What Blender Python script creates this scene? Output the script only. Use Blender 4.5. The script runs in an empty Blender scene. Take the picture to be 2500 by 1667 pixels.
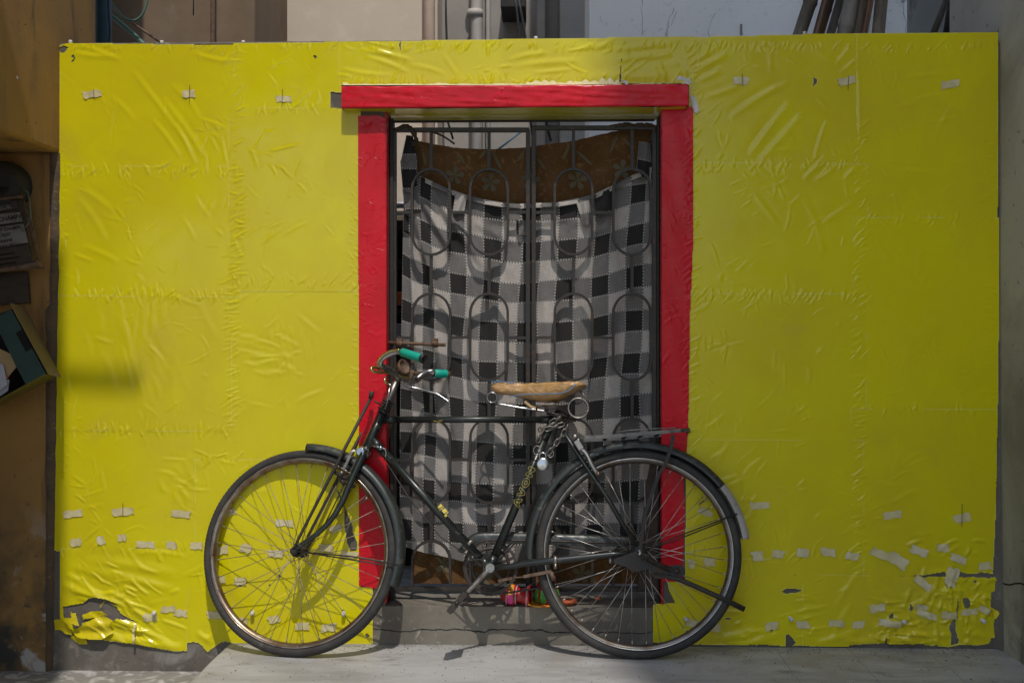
import bpy, math, random
import numpy as np
from mathutils import Vector, Matrix, noise as mnoise

# ------------------------------------------------------------------ camera, sky, sun
S = bpy.context.scene
F = 2740.0                      # focal length in photograph pixels (2500 wide)
CAM = Vector((0.0, -4.0, 1.08))
YAW = math.atan((1330 - 1250) / F)
cd = bpy.data.cameras.new('camera'); cam = bpy.data.objects.new('camera', cd)
S.collection.objects.link(cam); S.camera = cam
cam.location = CAM; cam.rotation_euler = (math.radians(90), 0, YAW)
cd.sensor_width = 36; cd.lens = F / 2500 * 36; cd.clip_start = 0.05; cd.clip_end = 500
S.render.resolution_x = 1024; S.render.resolution_y = 682
SUN_DIR = Vector((-0.20, 1.0, -1.75)).normalized()      # the way the light travels
w = bpy.data.worlds.new('World'); S.world = w; w.use_nodes = True
nt = w.node_tree; nt.nodes.clear()
sky = nt.nodes.new('ShaderNodeTexSky'); sky.sky_type = 'NISHITA'; sky.sun_disc = False
sky.sun_elevation = math.asin(-SUN_DIR.z); sky.sun_rotation = math.radians(168.7)
sky.air_density = 1.3; sky.dust_density = 1.4
bg = nt.nodes.new('ShaderNodeBackground'); bg.inputs[1].default_value = 0.15
wo = nt.nodes.new('ShaderNodeOutputWorld')
nt.links.new(sky.outputs[0], bg.inputs[0]); nt.links.new(bg.outputs[0], wo.inputs[0])
sd = bpy.data.lights.new('sun', 'SUN'); sd.energy = 2.15; sd.angle = math.radians(0.55); sd.color = (1, 0.94, 0.86)
sun = bpy.data.objects.new('sun', sd); S.collection.objects.link(sun)
sun.rotation_euler = SUN_DIR.to_track_quat('-Z', 'Y').to_euler(); sun.location = (2, -8, 14)
S.view_settings.view_transform = 'Standard'; S.view_settings.look = 'None'
S.view_settings.exposure = 0.28; S.view_settings.gamma = 1.0

R = random.Random(7)
fwd = Vector((-math.sin(YAW), math.cos(YAW), 0)); rgt = Vector((math.cos(YAW), math.sin(YAW), 0))
def ray(px, py):
    return fwd * F + rgt * (px - 1250) + Vector((0, 0, 833.5 - py))
def P(px, py, y=0.0):           # where the photograph's point lies on the upright plane at depth y
    d = ray(px, py); return CAM + d * ((y - CAM.y) / d.y)
def PL(px, py, p0, n):          # the same on any plane
    d = ray(px, py); return CAM + d * ((p0 - CAM).dot(n) / d.dot(n))

# ------------------------------------------------------------------ helpers
LOC = {}
def tag(o, label=None, cat=None, group=None, kind=None):
    if label: o['label'] = label
    if cat: o['category'] = cat
    if group: o['group'] = group
    if kind: o['kind'] = kind
    return o
def empty(name, loc, label, cat, group=None):
    o = bpy.data.objects.new(name, None); S.collection.objects.link(o)
    o.location = loc; o.empty_display_size = 0.1; LOC[o.name] = Vector(loc)
    return tag(o, label, cat, group)

class MB:
    def __init__(s): s.v = []; s.f = []; s.m = []; s.sm = []; s.mi = 0
    def add(s, vs, fs, smooth=False):
        b = len(s.v); s.v += [tuple(x) for x in vs]
        for f in fs:
            s.f.append(tuple(b + i for i in f)); s.m.append(s.mi); s.sm.append(smooth)
    def box(s, a, b, M=None):
        x0, y0, z0 = a; x1, y1, z1 = b
        vs = [Vector(c) for c in ((x0,y0,z0),(x1,y0,z0),(x1,y1,z0),(x0,y1,z0),(x0,y0,z1),(x1,y0,z1),(x1,y1,z1),(x0,y1,z1))]
        if M: vs = [M @ v for v in vs]
        s.add(vs, [(0,3,2,1),(4,5,6,7),(0,1,5,4),(1,2,6,5),(2,3,7,6),(3,0,4,7)])
    def prism(s, poly, d):      # poly: list of Vector (planar), d: extrusion vector
        n = len(poly); vs = [Vector(p) for p in poly] + [Vector(p) + d for p in poly]
        s.add(vs, [tuple(range(n)), tuple(range(2*n-1, n-1, -1))] + [(i, i+n, (i+1) % n + n, (i+1) % n) for i in range(n)])
    def tube(s, pts, r, seg=10, closed=False, cap=True, flat=None, up=None):
        pts = [Vector(p) for p in pts]; n = len(pts)
        rr = r if isinstance(r, (list, tuple)) else [r] * n
        T = []
        for i in range(n):
            a = pts[(i-1) % n] if (closed or i > 0) else pts[i]
            b = pts[(i+1) % n] if (closed or i < n-1) else pts[i]
            t = (b - a); T.append(t.normalized() if t.length > 1e-9 else Vector((0,0,1)))
        u = up.copy() if up is not None else (Vector((0,0,1)) if abs(T[0].z) < .9 else Vector((1,0,0)))
        vs = []
        for i in range(n):
            if up is not None: u = up.copy()
            u = (u - T[i] * u.dot(T[i])).normalized(); w_ = T[i].cross(u)
            for k in range(seg):
                a = 2*math.pi*k/seg + (math.pi/4 if seg == 4 else 0)
                ru, rw = (rr[i], rr[i]) if flat is None else flat
                vs.append(pts[i] + u * math.cos(a) * ru + w_ * math.sin(a) * rw)
        fs = []
        for i in range(n if closed else n-1):
            j = (i+1) % n
            for k in range(seg):
                l = (k+1) % seg
                fs.append((i*seg+k, i*seg+l, j*seg+l, j*seg+k))
        s.add(vs, fs, smooth=(seg > 4))
        if cap and not closed:
            b = len(s.v) - len(vs)
            s.f.append(tuple(b + k for k in range(seg-1, -1, -1))); s.m.append(s.mi); s.sm.append(False)
            s.f.append(tuple(b + (n-1)*seg + k for k in range(seg))); s.m.append(s.mi); s.sm.append(False)
    def lathe(s, c, ax, prof, seg=24, a0=0.0, a1=2*math.pi, ref=None, smooth=True, closedprof=False, jag=None):
        # prof: (radius, along-axis); jag: (indices, amount)
        c = Vector(c); ax = Vector(ax).normalized()
        u = Vector(ref) if ref is not None else (Vector((1,0,0)) if abs(ax.x) < .9 else Vector((0,0,1)))
        u = (u - ax*u.dot(ax)).normalized(); w_ = ax.cross(u)
        full = abs(a1 - a0 - 2*math.pi) < 1e-6; na = seg if full else seg + 1
        vs = []; m = len(prof)
        for i in range(na):
            a = a0 + (a1-a0)*i/seg; d = u*math.cos(a) + w_*math.sin(a)
            for q, (r, h) in enumerate(prof):
                if jag and q in jag[0] and i % 2: r += jag[1]
                vs.append(c + d*r + ax*h)
        fs = []
        for i in range(seg):
            j = (i+1) % na
            for q in range(m if closedprof else m-1):
                p = (q+1) % m
                fs.append((i*m+q, j*m+q, j*m+p, i*m+p))
        s.add(vs, fs, smooth)
    def build(s, name, mats, parent=None, origin=None, bevel=0, group=None):
        root = parent
        while root is not None and root.parent is not None: root = root.parent
        off = LOC[root.name] if root is not None else Vector(origin or (0,0,0))
        me = bpy.data.meshes.new(name)
        me.from_pydata([(x-off.x, y-off.y, z-off.z) for x, y, z in s.v], [], s.f)
        for m_ in (mats if isinstance(mats, (list, tuple)) else [mats]): me.materials.append(m_)
        me.polygons.foreach_set('material_index', s.m); me.polygons.foreach_set('use_smooth', s.sm)
        me.update()
        o = bpy.data.objects.new(name, me); S.collection.objects.link(o)
        if parent is not None: o.parent = parent
        else: o.location = off; LOC[o.name] = off
        if bevel:
            b = o.modifiers.new('bevel', 'BEVEL'); b.width = bevel; b.segments = 2; b.limit_method = 'ANGLE'
        return o

# ------------------------------------------------------------------ materials
def rgb(c): return (c[0], c[1], c[2], 1)
def mat(name, base, rough=.6, metal=0., layers=(), bump=(), spec=.5, coat=0., sheen=0., lines=None, backs=None, coord='Object', zmix=None, rvar=0., ridges=()):
    """layers: (scale, colour, lo, hi, (sx,sy,sz), detail) noise-masked colours; bump: (scale, strength, distance, (sx,sy,sz))"""
    m = bpy.data.materials.new(name); m.use_nodes = True; t = m.node_tree; N = t.nodes; L = t.links
    b = N['Principled BSDF']; b.inputs['Roughness'].default_value = rough; b.inputs['Metallic'].default_value = metal
    b.inputs['Specular IOR Level'].default_value = spec; b.inputs['Coat Weight'].default_value = coat
    b.inputs['Coat Roughness'].default_value = .15
    tc = N.new('ShaderNodeTexCoord'); col = None
    def nz(scale, st=(1,1,1), det=6, dist=0., rgh=.55):
        mp = N.new('ShaderNodeMapping'); L.new(tc.outputs[coord], mp.inputs[0]); mp.inputs['Scale'].default_value = st
        n = N.new('ShaderNodeTexNoise'); L.new(mp.outputs[0], n.inputs['Vector'])
        n.inputs['Scale'].default_value = scale; n.inputs['Detail'].default_value = det; n.inputs['Distortion'].default_value = dist
        n.inputs['Roughness'].default_value = rgh
        return n
    cr = N.new('ShaderNodeRGB'); cr.outputs[0].default_value = rgb(base); col = cr.outputs[0]
    def mixc(fac, c2, colour):
        mx = N.new('ShaderNodeMix'); mx.data_type = 'RGBA'; L.new(fac, mx.inputs[0]); L.new(col, mx.inputs[6])
        if isinstance(colour, (tuple, list)): mx.inputs[7].default_value = rgb(colour)
        else: L.new(colour, mx.inputs[7])
        return mx.outputs[2]
    for ly in layers:
        sc, c2, lo, hi = ly[:4]; st = ly[4] if len(ly) > 4 else (1,1,1); zr = ly[5] if len(ly) > 5 else None
        n = nz(sc, st, 8, .4, .62); r = N.new('ShaderNodeMapRange'); L.new(n.outputs[0], r.inputs[0])
        r.inputs[1].default_value = lo; r.inputs[2].default_value = hi
        fac = r.outputs[0]
        if zr:      # restrict by height: full below zr[0], none above zr[1]
            sx = N.new('ShaderNodeSeparateXYZ'); L.new(tc.outputs[coord], sx.inputs[0])
            r2 = N.new('ShaderNodeMapRange'); L.new(sx.outputs[zr[2] if len(zr) > 2 else 2], r2.inputs[0])
            r2.inputs[1].default_value = zr[0]; r2.inputs[2].default_value = zr[1]
            r2.inputs[3].default_value = 1; r2.inputs[4].default_value = 0
            mm = N.new('ShaderNodeMath'); mm.operation = 'MULTIPLY'; L.new(fac, mm.inputs[0]); L.new(r2.outputs[0], mm.inputs[1]); fac = mm.outputs[0]
        col = mixc(fac, None, c2)
    if lines:
        axis, pos, width, lc, wob = lines
        sx = N.new('ShaderNodeSeparateXYZ'); L.new(tc.outputs[coord], sx.inputs[0])
        n = nz(9, (1,1,1), 4)
        for p in pos:
            a = N.new('ShaderNodeMath'); a.operation = 'MULTIPLY_ADD'; L.new(n.outputs[0], a.inputs[0]); a.inputs[1].default_value = wob; L.new(sx.outputs[axis], a.inputs[2])
            s_ = N.new('ShaderNodeMath'); s_.operation = 'SUBTRACT'; L.new(a.outputs[0], s_.inputs[0]); s_.inputs[1].default_value = p + wob*.5
            ab = N.new('ShaderNodeMath'); ab.operation = 'ABSOLUTE'; L.new(s_.outputs[0], ab.inputs[0])
            lt = N.new('ShaderNodeMath'); lt.operation = 'LESS_THAN'; L.new(ab.outputs[0], lt.inputs[0]); lt.inputs[1].default_value = width
            col = mixc(lt.outputs[0], None, lc)
    if backs:
        g = N.new('ShaderNodeNewGeometry'); col = mixc(g.outputs['Backfacing'], None, backs)
    L.new(col, b.inputs['Base Color'])
    if rvar:
        n = nz(14); r = N.new('ShaderNodeMapRange'); L.new(n.outputs[0], r.inputs[0]); r.inputs[1].default_value = .35; r.inputs[2].default_value = .65
        r.inputs[3].default_value = max(.03, rough-rvar); r.inputs[4].default_value = min(1, rough+rvar); L.new(r.outputs[0], b.inputs['Roughness'])
    prev = None
    for (sc, st, wd_, dist_) in ridges:
        n = nz(sc, st, 1, .5, .5); n2 = nz(sc*.6, (1.3, 1, .7), 2)
        def mt(op, a, b_=None):
            q = N.new('ShaderNodeMath'); q.operation = op
            for i_, x_ in enumerate((a, b_)):
                if x_ is None: continue
                if isinstance(x_, (int, float)): q.inputs[i_].default_value = x_
                else: L.new(x_, q.inputs[i_])
            return q.outputs[0]
        a_ = mt('ABSOLUTE', mt('SUBTRACT', n.outputs[0], .5)); r1 = N.new('ShaderNodeMapRange'); r1.interpolation_type = 'SMOOTHSTEP'
        L.new(a_, r1.inputs[0]); r1.inputs[1].default_value = 0; r1.inputs[2].default_value = wd_; r1.inputs[3].default_value = 1; r1.inputs[4].default_value = 0
        r2 = N.new('ShaderNodeMapRange'); L.new(n2.outputs[0], r2.inputs[0]); r2.inputs[1].default_value = .50; r2.inputs[2].default_value = .62
        bn = N.new('ShaderNodeBump'); bn.inputs['Strength'].default_value = .8; bn.inputs['Distance'].default_value = dist_
        L.new(mt('MULTIPLY', r1.outputs[0], r2.outputs[0]), bn.inputs['Height'])
        if prev: L.new(prev, bn.inputs['Normal'])
        prev = bn.outputs[0]
    for bp in bump:
        sc, stg, dist = bp[:3]; st = bp[3] if len(bp) > 3 else (1,1,1)
        n = nz(sc, st, 5, bp[4] if len(bp) > 4 else 0.)
        bn = N.new('ShaderNodeBump'); bn.inputs['Strength'].default_value = stg; bn.inputs['Distance'].default_value = dist
        L.new(n.outputs[0], bn.inputs['Height'])
        if prev: L.new(prev, bn.inputs['Normal'])
        prev = bn.outputs[0]
    if prev: L.new(prev, b.inputs['Normal'])
    return m

YEL = (.66, .60, .010)
M = {}
for i_, (kk, cc) in enumerate((('yellow', (.655, .582, .006)), ('yellowB', (.63, .552, .009)), ('yellowC', (.675, .60, .005)))):
    M[kk] = mat('yellow_vinyl', cc, .17, spec=.38, layers=((1.3, (.60, .50, .014), .42, .66), (4, (.68, .62, .004), .5, .8), (90, (.55, .46, .03), .68, .74), (2.5, (.56, .46, .03), .60, .75), (7, (.40, .34, .05), .70, .78, (1,1,.5), (.0, .45))),
                bump=((5, .14, .005, (1,1,1), .6), (22, .08, .0020, (1.5, 1, .7), .5), (140, .08, .0008)), rvar=.06)
M['lit_film_edge'] = mat('lit_film_edge', (.66, .59, .075), .3)  # paler yellow: light caught along sheet edges, put in the colour
M['yellow_back'] = mat('yellow_vinyl_flap', (.68, .56, .012), .25, bump=((30, .5, .004, (1,1,1), 1.),), backs=(.42, .36, .20))
M['red'] = mat('red_vinyl', (.62, .006, .020), .26, layers=((4, (.50, .008, .016), .4, .7),), bump=((30, .25, .002, (1,1,1), 1.0), (90, .3, .0012)), rvar=.07, spec=.25, ridges=((12, (1,1,1.6), .014, .0009),))
M['concrete'] = mat('grey_plaster', (.150, .132, .112), .9, layers=((3.5, (.090, .080, .068), .4, .65), (24, (.22, .20, .175), .56, .68), (90, (.08, .075, .07), .6, .72), (9, (.38, .37, .35), .50, .64, (1,1,1), (-.16, .02))),
                       bump=((40, .5, .004), (180, .4, .0015)))
M['step'] = mat('step_cement', (.20, .18, .145), .85, layers=((3, (.10, .09, .075), .5, .7), (5, (.13, .115, .095), .42, .65), (30, (.33, .31, .27), .6, .7)), bump=((20, .4, .004), (150, .35, .0012)),
                lines=(2, (.052,), .0022, (.02, .02, .018), .05))
M['floor'] = mat('cement_floor', (.41, .405, .40), .6, layers=((9, (.13, .12, .10), .36, .60, (1, 1, 1), (0., -.06, 1)), (2.2, (.24, .23, .21), .52, .68, (1, 2, 1)), (1.6, (.27, .265, .255), .42, .66, (1, 4, 1)), (14, (.47, .465, .45), .60, .72, (1, 3, 1)), (3, (.29, .27, .24), .55, .7), (5, (.19, .185, .17), .60, .70, (1, 2.5, 1)), (70, (.10, .1, .1), .69, .74), (120, (.5, .5, .5), .735, .75)),
                 bump=((9, .3, .006, (1, 3, 1)), (120, .25, .001)), lines=(0, (P(1925,1640,-.25).x, P(2085,1600,-.1).x, P(2290,1610,-.15).x), .0018, (.22, .215, .20), .035), rvar=.1)
M['ground'] = mat('dusty_ground', (.24, .23, .21), .95, layers=((4, (.19, .18, .165), .4, .65), (20, (.46, .45, .43), .50, .62)), bump=((60, .6, .006),))
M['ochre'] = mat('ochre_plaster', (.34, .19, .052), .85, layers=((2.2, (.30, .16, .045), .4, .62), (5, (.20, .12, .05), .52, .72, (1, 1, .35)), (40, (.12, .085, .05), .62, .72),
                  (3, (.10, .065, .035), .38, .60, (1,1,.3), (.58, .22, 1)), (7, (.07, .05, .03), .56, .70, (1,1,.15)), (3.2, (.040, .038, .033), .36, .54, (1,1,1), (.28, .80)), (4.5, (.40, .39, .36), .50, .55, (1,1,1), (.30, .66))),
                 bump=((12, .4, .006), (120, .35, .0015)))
M['edge'] = mat('rough_cement_edge', (.12, .080, .045), .95, layers=((10, (.07, .055, .04), .42, .6), (60, (.20, .16, .12), .6, .7)), bump=((30, .9, .008), (140, .5, .002)))
M['rwall'] = mat('mouldy_plaster', (.42, .395, .34), .9, layers=((1.4, (.24, .225, .185), .42, .65), (4, (.07, .068, .058), .47, .66, (1, 1, .4), (.25, 1.1)), (30, (.10, .095, .08), .62, .72), (6, (.05, .05, .045), .40, .62, (1,1,1), (-.1, .45))),
                 bump=((8, .4, .008), (90, .35, .002)))
M['iron'] = mat('painted_iron', (.036, .033, .029), .5, .3, layers=((40, (.085, .045, .03), .54, .70), (90, (.16, .15, .13), .62, .74)), bump=((120, .4, .0012),))
M['rust'] = mat('rusty_iron', (.16, .105, .07), .7, .3, layers=((40, (.09, .04, .022), .45, .65), (90, (.30, .25, .2), .62, .75)), bump=((100, .5, .0015),))
M['ironDark'] = mat('dark_iron', (.035, .033, .030), .6, .3, layers=((40, (.07, .04, .025), .5, .7),), bump=((120, .4, .0012),))
M['tape'] = mat('masking_tape', (.62, .54, .29), .6, layers=((30, (.52, .45, .24), .45, .65), (9, (.68, .62, .44), .5, .7)), bump=((60, .4, .002),))
M['ink'] = mat('pen_mark', (.05, .04, .03), .8)
M['white'] = mat('white_plastic', (.62, .60, .58), .5, layers=((40, (.45, .42, .38), .5, .7),))
M['paint'] = mat('dark_green_enamel', (.012, .0155, .0140), .34, 0., layers=((12, (.020, .026, .023), .5, .65), (45, (.085, .078, .062), .60, .72), (150, (.12, .09, .06), .68, .74)), bump=((60, .12, .001),), coat=.1, rvar=.12)
M['paintGrey'] = mat('grey_green_mudguard', (.027, .031, .029), .42, .1, layers=((9, (.024, .032, .029), .45, .62), (30, (.12, .115, .10), .56, .70, (1,1,1)), (120, (.15, .10, .07), .66, .74)), bump=((30, .3, .002),), rvar=.15)
M['flap'] = mat('worn_white_paint', (.30, .285, .26), .6, layers=((35, (.06, .05, .045), .55, .62), (12, (.36, .34, .31), .5, .6)), bump=((60, .4, .002),))
M['tyre'] = mat('old_rubber', (.028, .027, .026), .80, layers=((10, (.055, .050, .044), .45, .66), (60, (.085, .078, .068), .60, .72)), bump=((120, .4, .0012),))
M['rim'] = mat('dull_chrome', (.30, .25, .19), .36, .85, layers=((14, (.18, .10, .055), .45, .62), (60, (.12, .07, .04), .58, .68)), bump=((90, .2, .0008),))
M['rimR'] = mat('bright_chrome_rim', (.50, .50, .50), .28, .95, layers=((14, (.30, .24, .19), .52, .68),))
M['rimW'] = mat('dull_rim_well', (.20, .18, .155), .4, .8, layers=((14, (.12, .08, .055), .48, .66),))
M['rimL'] = mat('worn_rim_lip', (.46, .42, .36), .28, .9, layers=((9, (.20, .13, .08), .46, .60),))
M['spoke'] = mat('steel_spoke', (.50, .48, .45), .35, .85, layers=((30, (.25, .18, .12), .5, .7),))
M['spokeD'] = mat('tarnished_spoke', (.32, .275, .225), .5, .6, layers=((30, (.12, .07, .04), .5, .7),))
M['chrome'] = mat('chrome', (.45, .45, .45), .24, 1., layers=((40, (.45, .40, .36), .56, .7),), bump=((60, .08, .0005),))
M['steel'] = mat('worn_steel', (.30, .285, .26), .40, .85, layers=((40, (.14, .09, .06), .5, .66),), bump=((100, .25, .001),))
M['grease'] = mat('greasy_metal', (.050, .042, .036), .55, .5, layers=((60, (.11, .08, .06), .52, .7),), bump=((120, .5, .0012),))
M['rackm'] = mat('dull_grey_strip', (.16, .15, .135), .45, .6, layers=((20, (.07, .06, .05), .5, .68),))
M['turq'] = mat('turquoise_grip_wrap', (.0, .34, .25), .55, layers=((60, (.10, .50, .40), .66, .7), (20, (.0, .34, .25), .5, .7)), bump=((60, .5, .002),))
M['black'] = mat('black_rubber', (.015, .014, .013), .55, bump=((90, .3, .001),))
M['yellowp'] = mat('yellow_marking', (.62, .50, .08), .5, layers=((80, (.30, .24, .06), .6, .68),))
M['yrod'] = mat('brassy_chrome', (.55, .46, .20), .2, .95, layers=((40, (.30, .24, .14), .5, .7),))
M['saddle'] = mat('tan_plastic_cover', (.50, .285, .105), .26, layers=((12, (.38, .20, .07), .45, .65), (4, (.56, .35, .15), .5, .7)), bump=((20, .8, .010, (1,1,2), .8), (60, .4, .003), (150, .3, .001)), coat=.7)
M['blue'] = mat('blue_cord', (.06, .22, .42), .5)
M['wood'] = mat('weathered_bamboo', (.17, .135, .095), .65, layers=((6, (.045, .04, .035), .45, .6, (1, 1, .25)), (40, (.26, .22, .17), .6, .72, (1, 1, .1))), bump=((40, .4, .003, (1,1,.15)),))
M['woodR'] = mat('brown_bamboo', (.19, .085, .035), .45, layers=((8, (.05, .03, .02), .48, .64, (1, 1, .2)),), bump=((40, .3, .003, (1,1,.15)),))
M['woodG'] = mat('grey_bamboo', (.23, .21, .175), .6, layers=((8, (.09, .08, .07), .5, .66, (1, 1, .2)),), bump=((40, .3, .003, (1,1,.15)),))
M['tan'] = mat('tan_wall', (.22, .155, .100), .9, layers=((1.5, (.15, .105, .07), .4, .65), (8, (.22, .165, .115), .55, .7)), bump=((14, .3, .006),))  # base darkened to carry the shade this wing lies in
M['beige'] = mat('beige_wall', (.62, .53, .43), .9, layers=((1.5, (.57, .48, .39), .4, .65), (8, (.66, .57, .48), .55, .7)), bump=((14, .3, .005),))
M['greyw'] = mat('grey_rendered_wall', (.33, .305, .28), .9, layers=((2, (.24, .225, .205), .4, .65),), bump=((14, .3, .005),))
M['bluew'] = mat('pale_blue_wash_wall', (.76, .78, .80), .9, layers=((1.5, (.70, .72, .75), .4, .65), (7, (.26, .27, .30), .665, .70), (30, (.56, .57, .58), .6, .7)), bump=((14, .3, .005),))
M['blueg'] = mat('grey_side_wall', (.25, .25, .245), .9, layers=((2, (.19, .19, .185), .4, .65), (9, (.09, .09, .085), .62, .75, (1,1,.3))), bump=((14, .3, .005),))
M['peach'] = mat('peach_pipe', (.52, .39, .31), .6, layers=((6, (.44, .32, .25), .5, .7),))
M['wpipe'] = mat('off_white_pipe', (.45, .42, .39), .6, layers=((6, (.36, .33, .30), .5, .7),))
M['bluep'] = mat('blue_pipe', (.045, .115, .17), .5, layers=((8, (.035, .09, .13), .5, .7),))
M['hose'] = mat('green_hose', (.09, .17, .13), .5)
M['wire'] = mat('black_cable', (.012, .012, .012), .6)
M['rag'] = mat('dark_rag', (.05, .036, .024), .95, layers=((60, (.10, .07, .04), .5, .7),), bump=((70, 1., .01),))
M['green'] = mat('green_letterbox_paint', (.014, .052, .046), .5, layers=((8, (.010, .038, .034), .45, .65), (60, (.20, .20, .17), .69, .73)), bump=((40, .2, .002),))
M['olive'] = mat('olive_tin', (.13, .115, .02), .4, layers=((10, (.07, .06, .02), .5, .7),))
M['lid'] = mat('brown_board', (.125, .088, .052), .7, layers=((6, (.09, .062, .038), .45, .65),), bump=((50, .3, .002),))
M['paper'] = mat('paper', (.42, .42, .50), .8, layers=((14, (.52, .52, .58), .5, .7),))
M['kraft'] = mat('brown_envelope', (.42, .29, .15), .8, layers=((14, (.36, .24, .12), .5, .7, (1,1,4)),))
M['board'] = mat('dark_wood_board', (.060, .042, .030), .7, layers=((9, (.035, .026, .02), .45, .65, (1,1,4)),), bump=((60, .4, .002),))
M['plate'] = mat('white_lettered_plate', (.20, .195, .185), .7, layers=((16, (.10, .095, .085), .5, .6), (60, (.30, .29, .27), .6, .7)), bump=((60, .4, .002),))
M['dark'] = mat('dark_surface', (.030, .028, .026), .9, layers=((9, (.05, .045, .04), .5, .7),))  # near-black base, mottled slightly lighter
M['orange'] = mat('orange_plastic', (.55, .14, .03), .5)
M['silver'] = mat('silver_pipe', (.55, .55, .58), .35, .6)
M['redpot'] = mat('red_painted_clay', (.42, .018, .018), .35, layers=((25, (.30, .012, .012), .5, .7), (90, (.55, .20, .05), .70, .74)), coat=.3)
M['pink'] = mat('pink_paint', (.70, .05, .28), .4)
M['ochp'] = mat('yellow_flower_paint', (.70, .33, .02), .4, layers=((60, (.45, .05, .02), .55, .6),))
M['grn'] = mat('green_leaf_paint', (.04, .36, .05), .4, layers=((50, (.15, .55, .12), .56, .6), (40, (.40, .03, .02), .66, .68)))
M['lilac'] = mat('lilac_line_paint', (.45, .38, .46), .5)
M['clay'] = mat('terracotta', (.40, .095, .035), .7, layers=((20, (.30, .07, .03), .5, .7),), bump=((80, .3, .001),))
M['darkhole'] = mat('black_opening', (.004, .004, .004), .9)

def gingham():
    m = bpy.data.materials.new('gingham_cloth'); m.use_nodes = True; t = m.node_tree; N = t.nodes; L = t.links
    b = N['Principled BSDF']; b.inputs['Roughness'].default_value = .95; b.inputs['Specular IOR Level'].default_value = .15
    uv = N.new('ShaderNodeUVMap'); uv.uv_map = 'UVMap'; sp = N.new('ShaderNodeSeparateXYZ'); L.new(uv.outputs[0], sp.inputs[0])
    def mth(op, a, b_=None, c=None):
        n = N.new('ShaderNodeMath'); n.operation = op
        for i, x in enumerate((a, b_, c)):
            if x is None: continue
            if isinstance(x, (int, float)): n.inputs[i].default_value = x
            else: L.new(x, n.inputs[i])
        return n.outputs[0]
    U, V = sp.outputs[0], sp.outputs[1]
    du = mth('LESS_THAN', mth('PINGPONG', mth('FLOOR', U), 1.0), .5)      # dark when u even
    dv = mth('GREATER_THAN', mth('PINGPONG', mth('FLOOR', V), 1.0), .5)   # dark when v odd
    s = mth('ADD', du, dv)
    cr = N.new('ShaderNodeValToRGB'); cr.color_ramp.interpolation = 'CONSTANT'
    e = cr.color_ramp.elements; e[0].position = 0; e[0].color = (.40, .365, .335, 1)
    e[1].position = .25; e[1].color = (.158, .149, .143, 1)
    x = e.new(.75); x.color = (.029, .028, .027, 1)
    L.new(mth('MULTIPLY', s, .5), cr.inputs[0])
    # woven threads
    n1 = N.new('ShaderNodeTexNoise'); mp = N.new('ShaderNodeMapping'); L.new(uv.outputs[0], mp.inputs[0]); mp.inputs['Scale'].default_value = (26, 2.5, 1)
    L.new(mp.outputs[0], n1.inputs['Vector']); n1.inputs['Scale'].default_value = 1.; n1.inputs['Detail'].default_value = 4
    n2 = N.new('ShaderNodeTexNoise'); mp2 = N.new('ShaderNodeMapping'); L.new(uv.outputs[0], mp2.inputs[0]); mp2.inputs['Scale'].default_value = (2.5, 26, 1)
    L.new(mp2.outputs[0], n2.inputs['Vector']); n2.inputs['Scale'].default_value = 1.; n2.inputs['Detail'].default_value = 4
    f = mth('MULTIPLY_ADD', mth('ADD', n1.outputs[0], n2.outputs[0]), .9, .1)
    mx = N.new('ShaderNodeMix'); mx.data_type = 'RGBA'; mx.blend_type = 'MULTIPLY'; mx.inputs[0].default_value = .75
    L.new(cr.outputs[0], mx.inputs[6])
    cc = N.new('ShaderNodeCombineColor'); [L.new(f, cc.inputs[i]) for i in range(3)]; L.new(cc.outputs[0], mx.inputs[7])
    # stitched lines on the cell borders: short dashes, white over dark and black over light
    def dist(c):
        fr = mth('FRACT', c); return mth('MINIMUM', fr, mth('SUBTRACT', 1.0, fr))
    def dashes(c, along):
        on = mth('LESS_THAN', dist(c), .034)
        ph = mth('LESS_THAN', mth('FRACT', mth('MULTIPLY', along, 7.0)), .55)
        return on, ph
    o1, p1 = dashes(U, V); o2, p2 = dashes(V, U)
    on = mth('MAXIMUM', o1, o2); ph = mth('MAXIMUM', mth('MULTIPLY', o1, p1), mth('MULTIPLY', mth('MULTIPLY', o2, p2), mth('SUBTRACT', 1.0, o1)))
    dcol = N.new('ShaderNodeMix'); dcol.data_type = 'RGBA'; L.new(ph, dcol.inputs[0]); dcol.inputs[6].default_value = (.02, .02, .02, 1); dcol.inputs[7].default_value = (.50, .48, .45, 1)
    fin = N.new('ShaderNodeMix'); fin.data_type = 'RGBA'; L.new(mth('MULTIPLY', on, .7), fin.inputs[0]); L.new(mx.outputs[2], fin.inputs[6]); L.new(dcol.outputs[2], fin.inputs[7])
    L.new(fin.outputs[2], b.inputs['Base Color'])
    bn = N.new('ShaderNodeBump'); bn.inputs['Strength'].default_value = .35; bn.inputs['Distance'].default_value = .002
    n3 = N.new('ShaderNodeTexNoise'); L.new(uv.outputs[0], n3.inputs['Vector']); n3.inputs['Scale'].default_value = 3.; n3.inputs['Detail'].default_value = 6; n3.inputs['Distortion'].default_value = .8
    L.new(n3.outputs[0], bn.inputs['Height']); L.new(bn.outputs[0], b.inputs['Normal'])
    return m
M['check'] = gingham()
M['brown'] = mat('brown_curtain_cloth', (.145, .078, .034), .95, layers=((8, (.12, .058, .02), .42, .62), (50, (.24, .13, .055), .55, .68)), bump=((50, .5, .003), (8, .4, .01)), spec=.15)
M['petal'] = mat('grey_green_print', (.150, .128, .078), .95, layers=((30, (.13, .12, .08), .5, .68),), bump=((50, .4, .003),), spec=.15)

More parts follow.
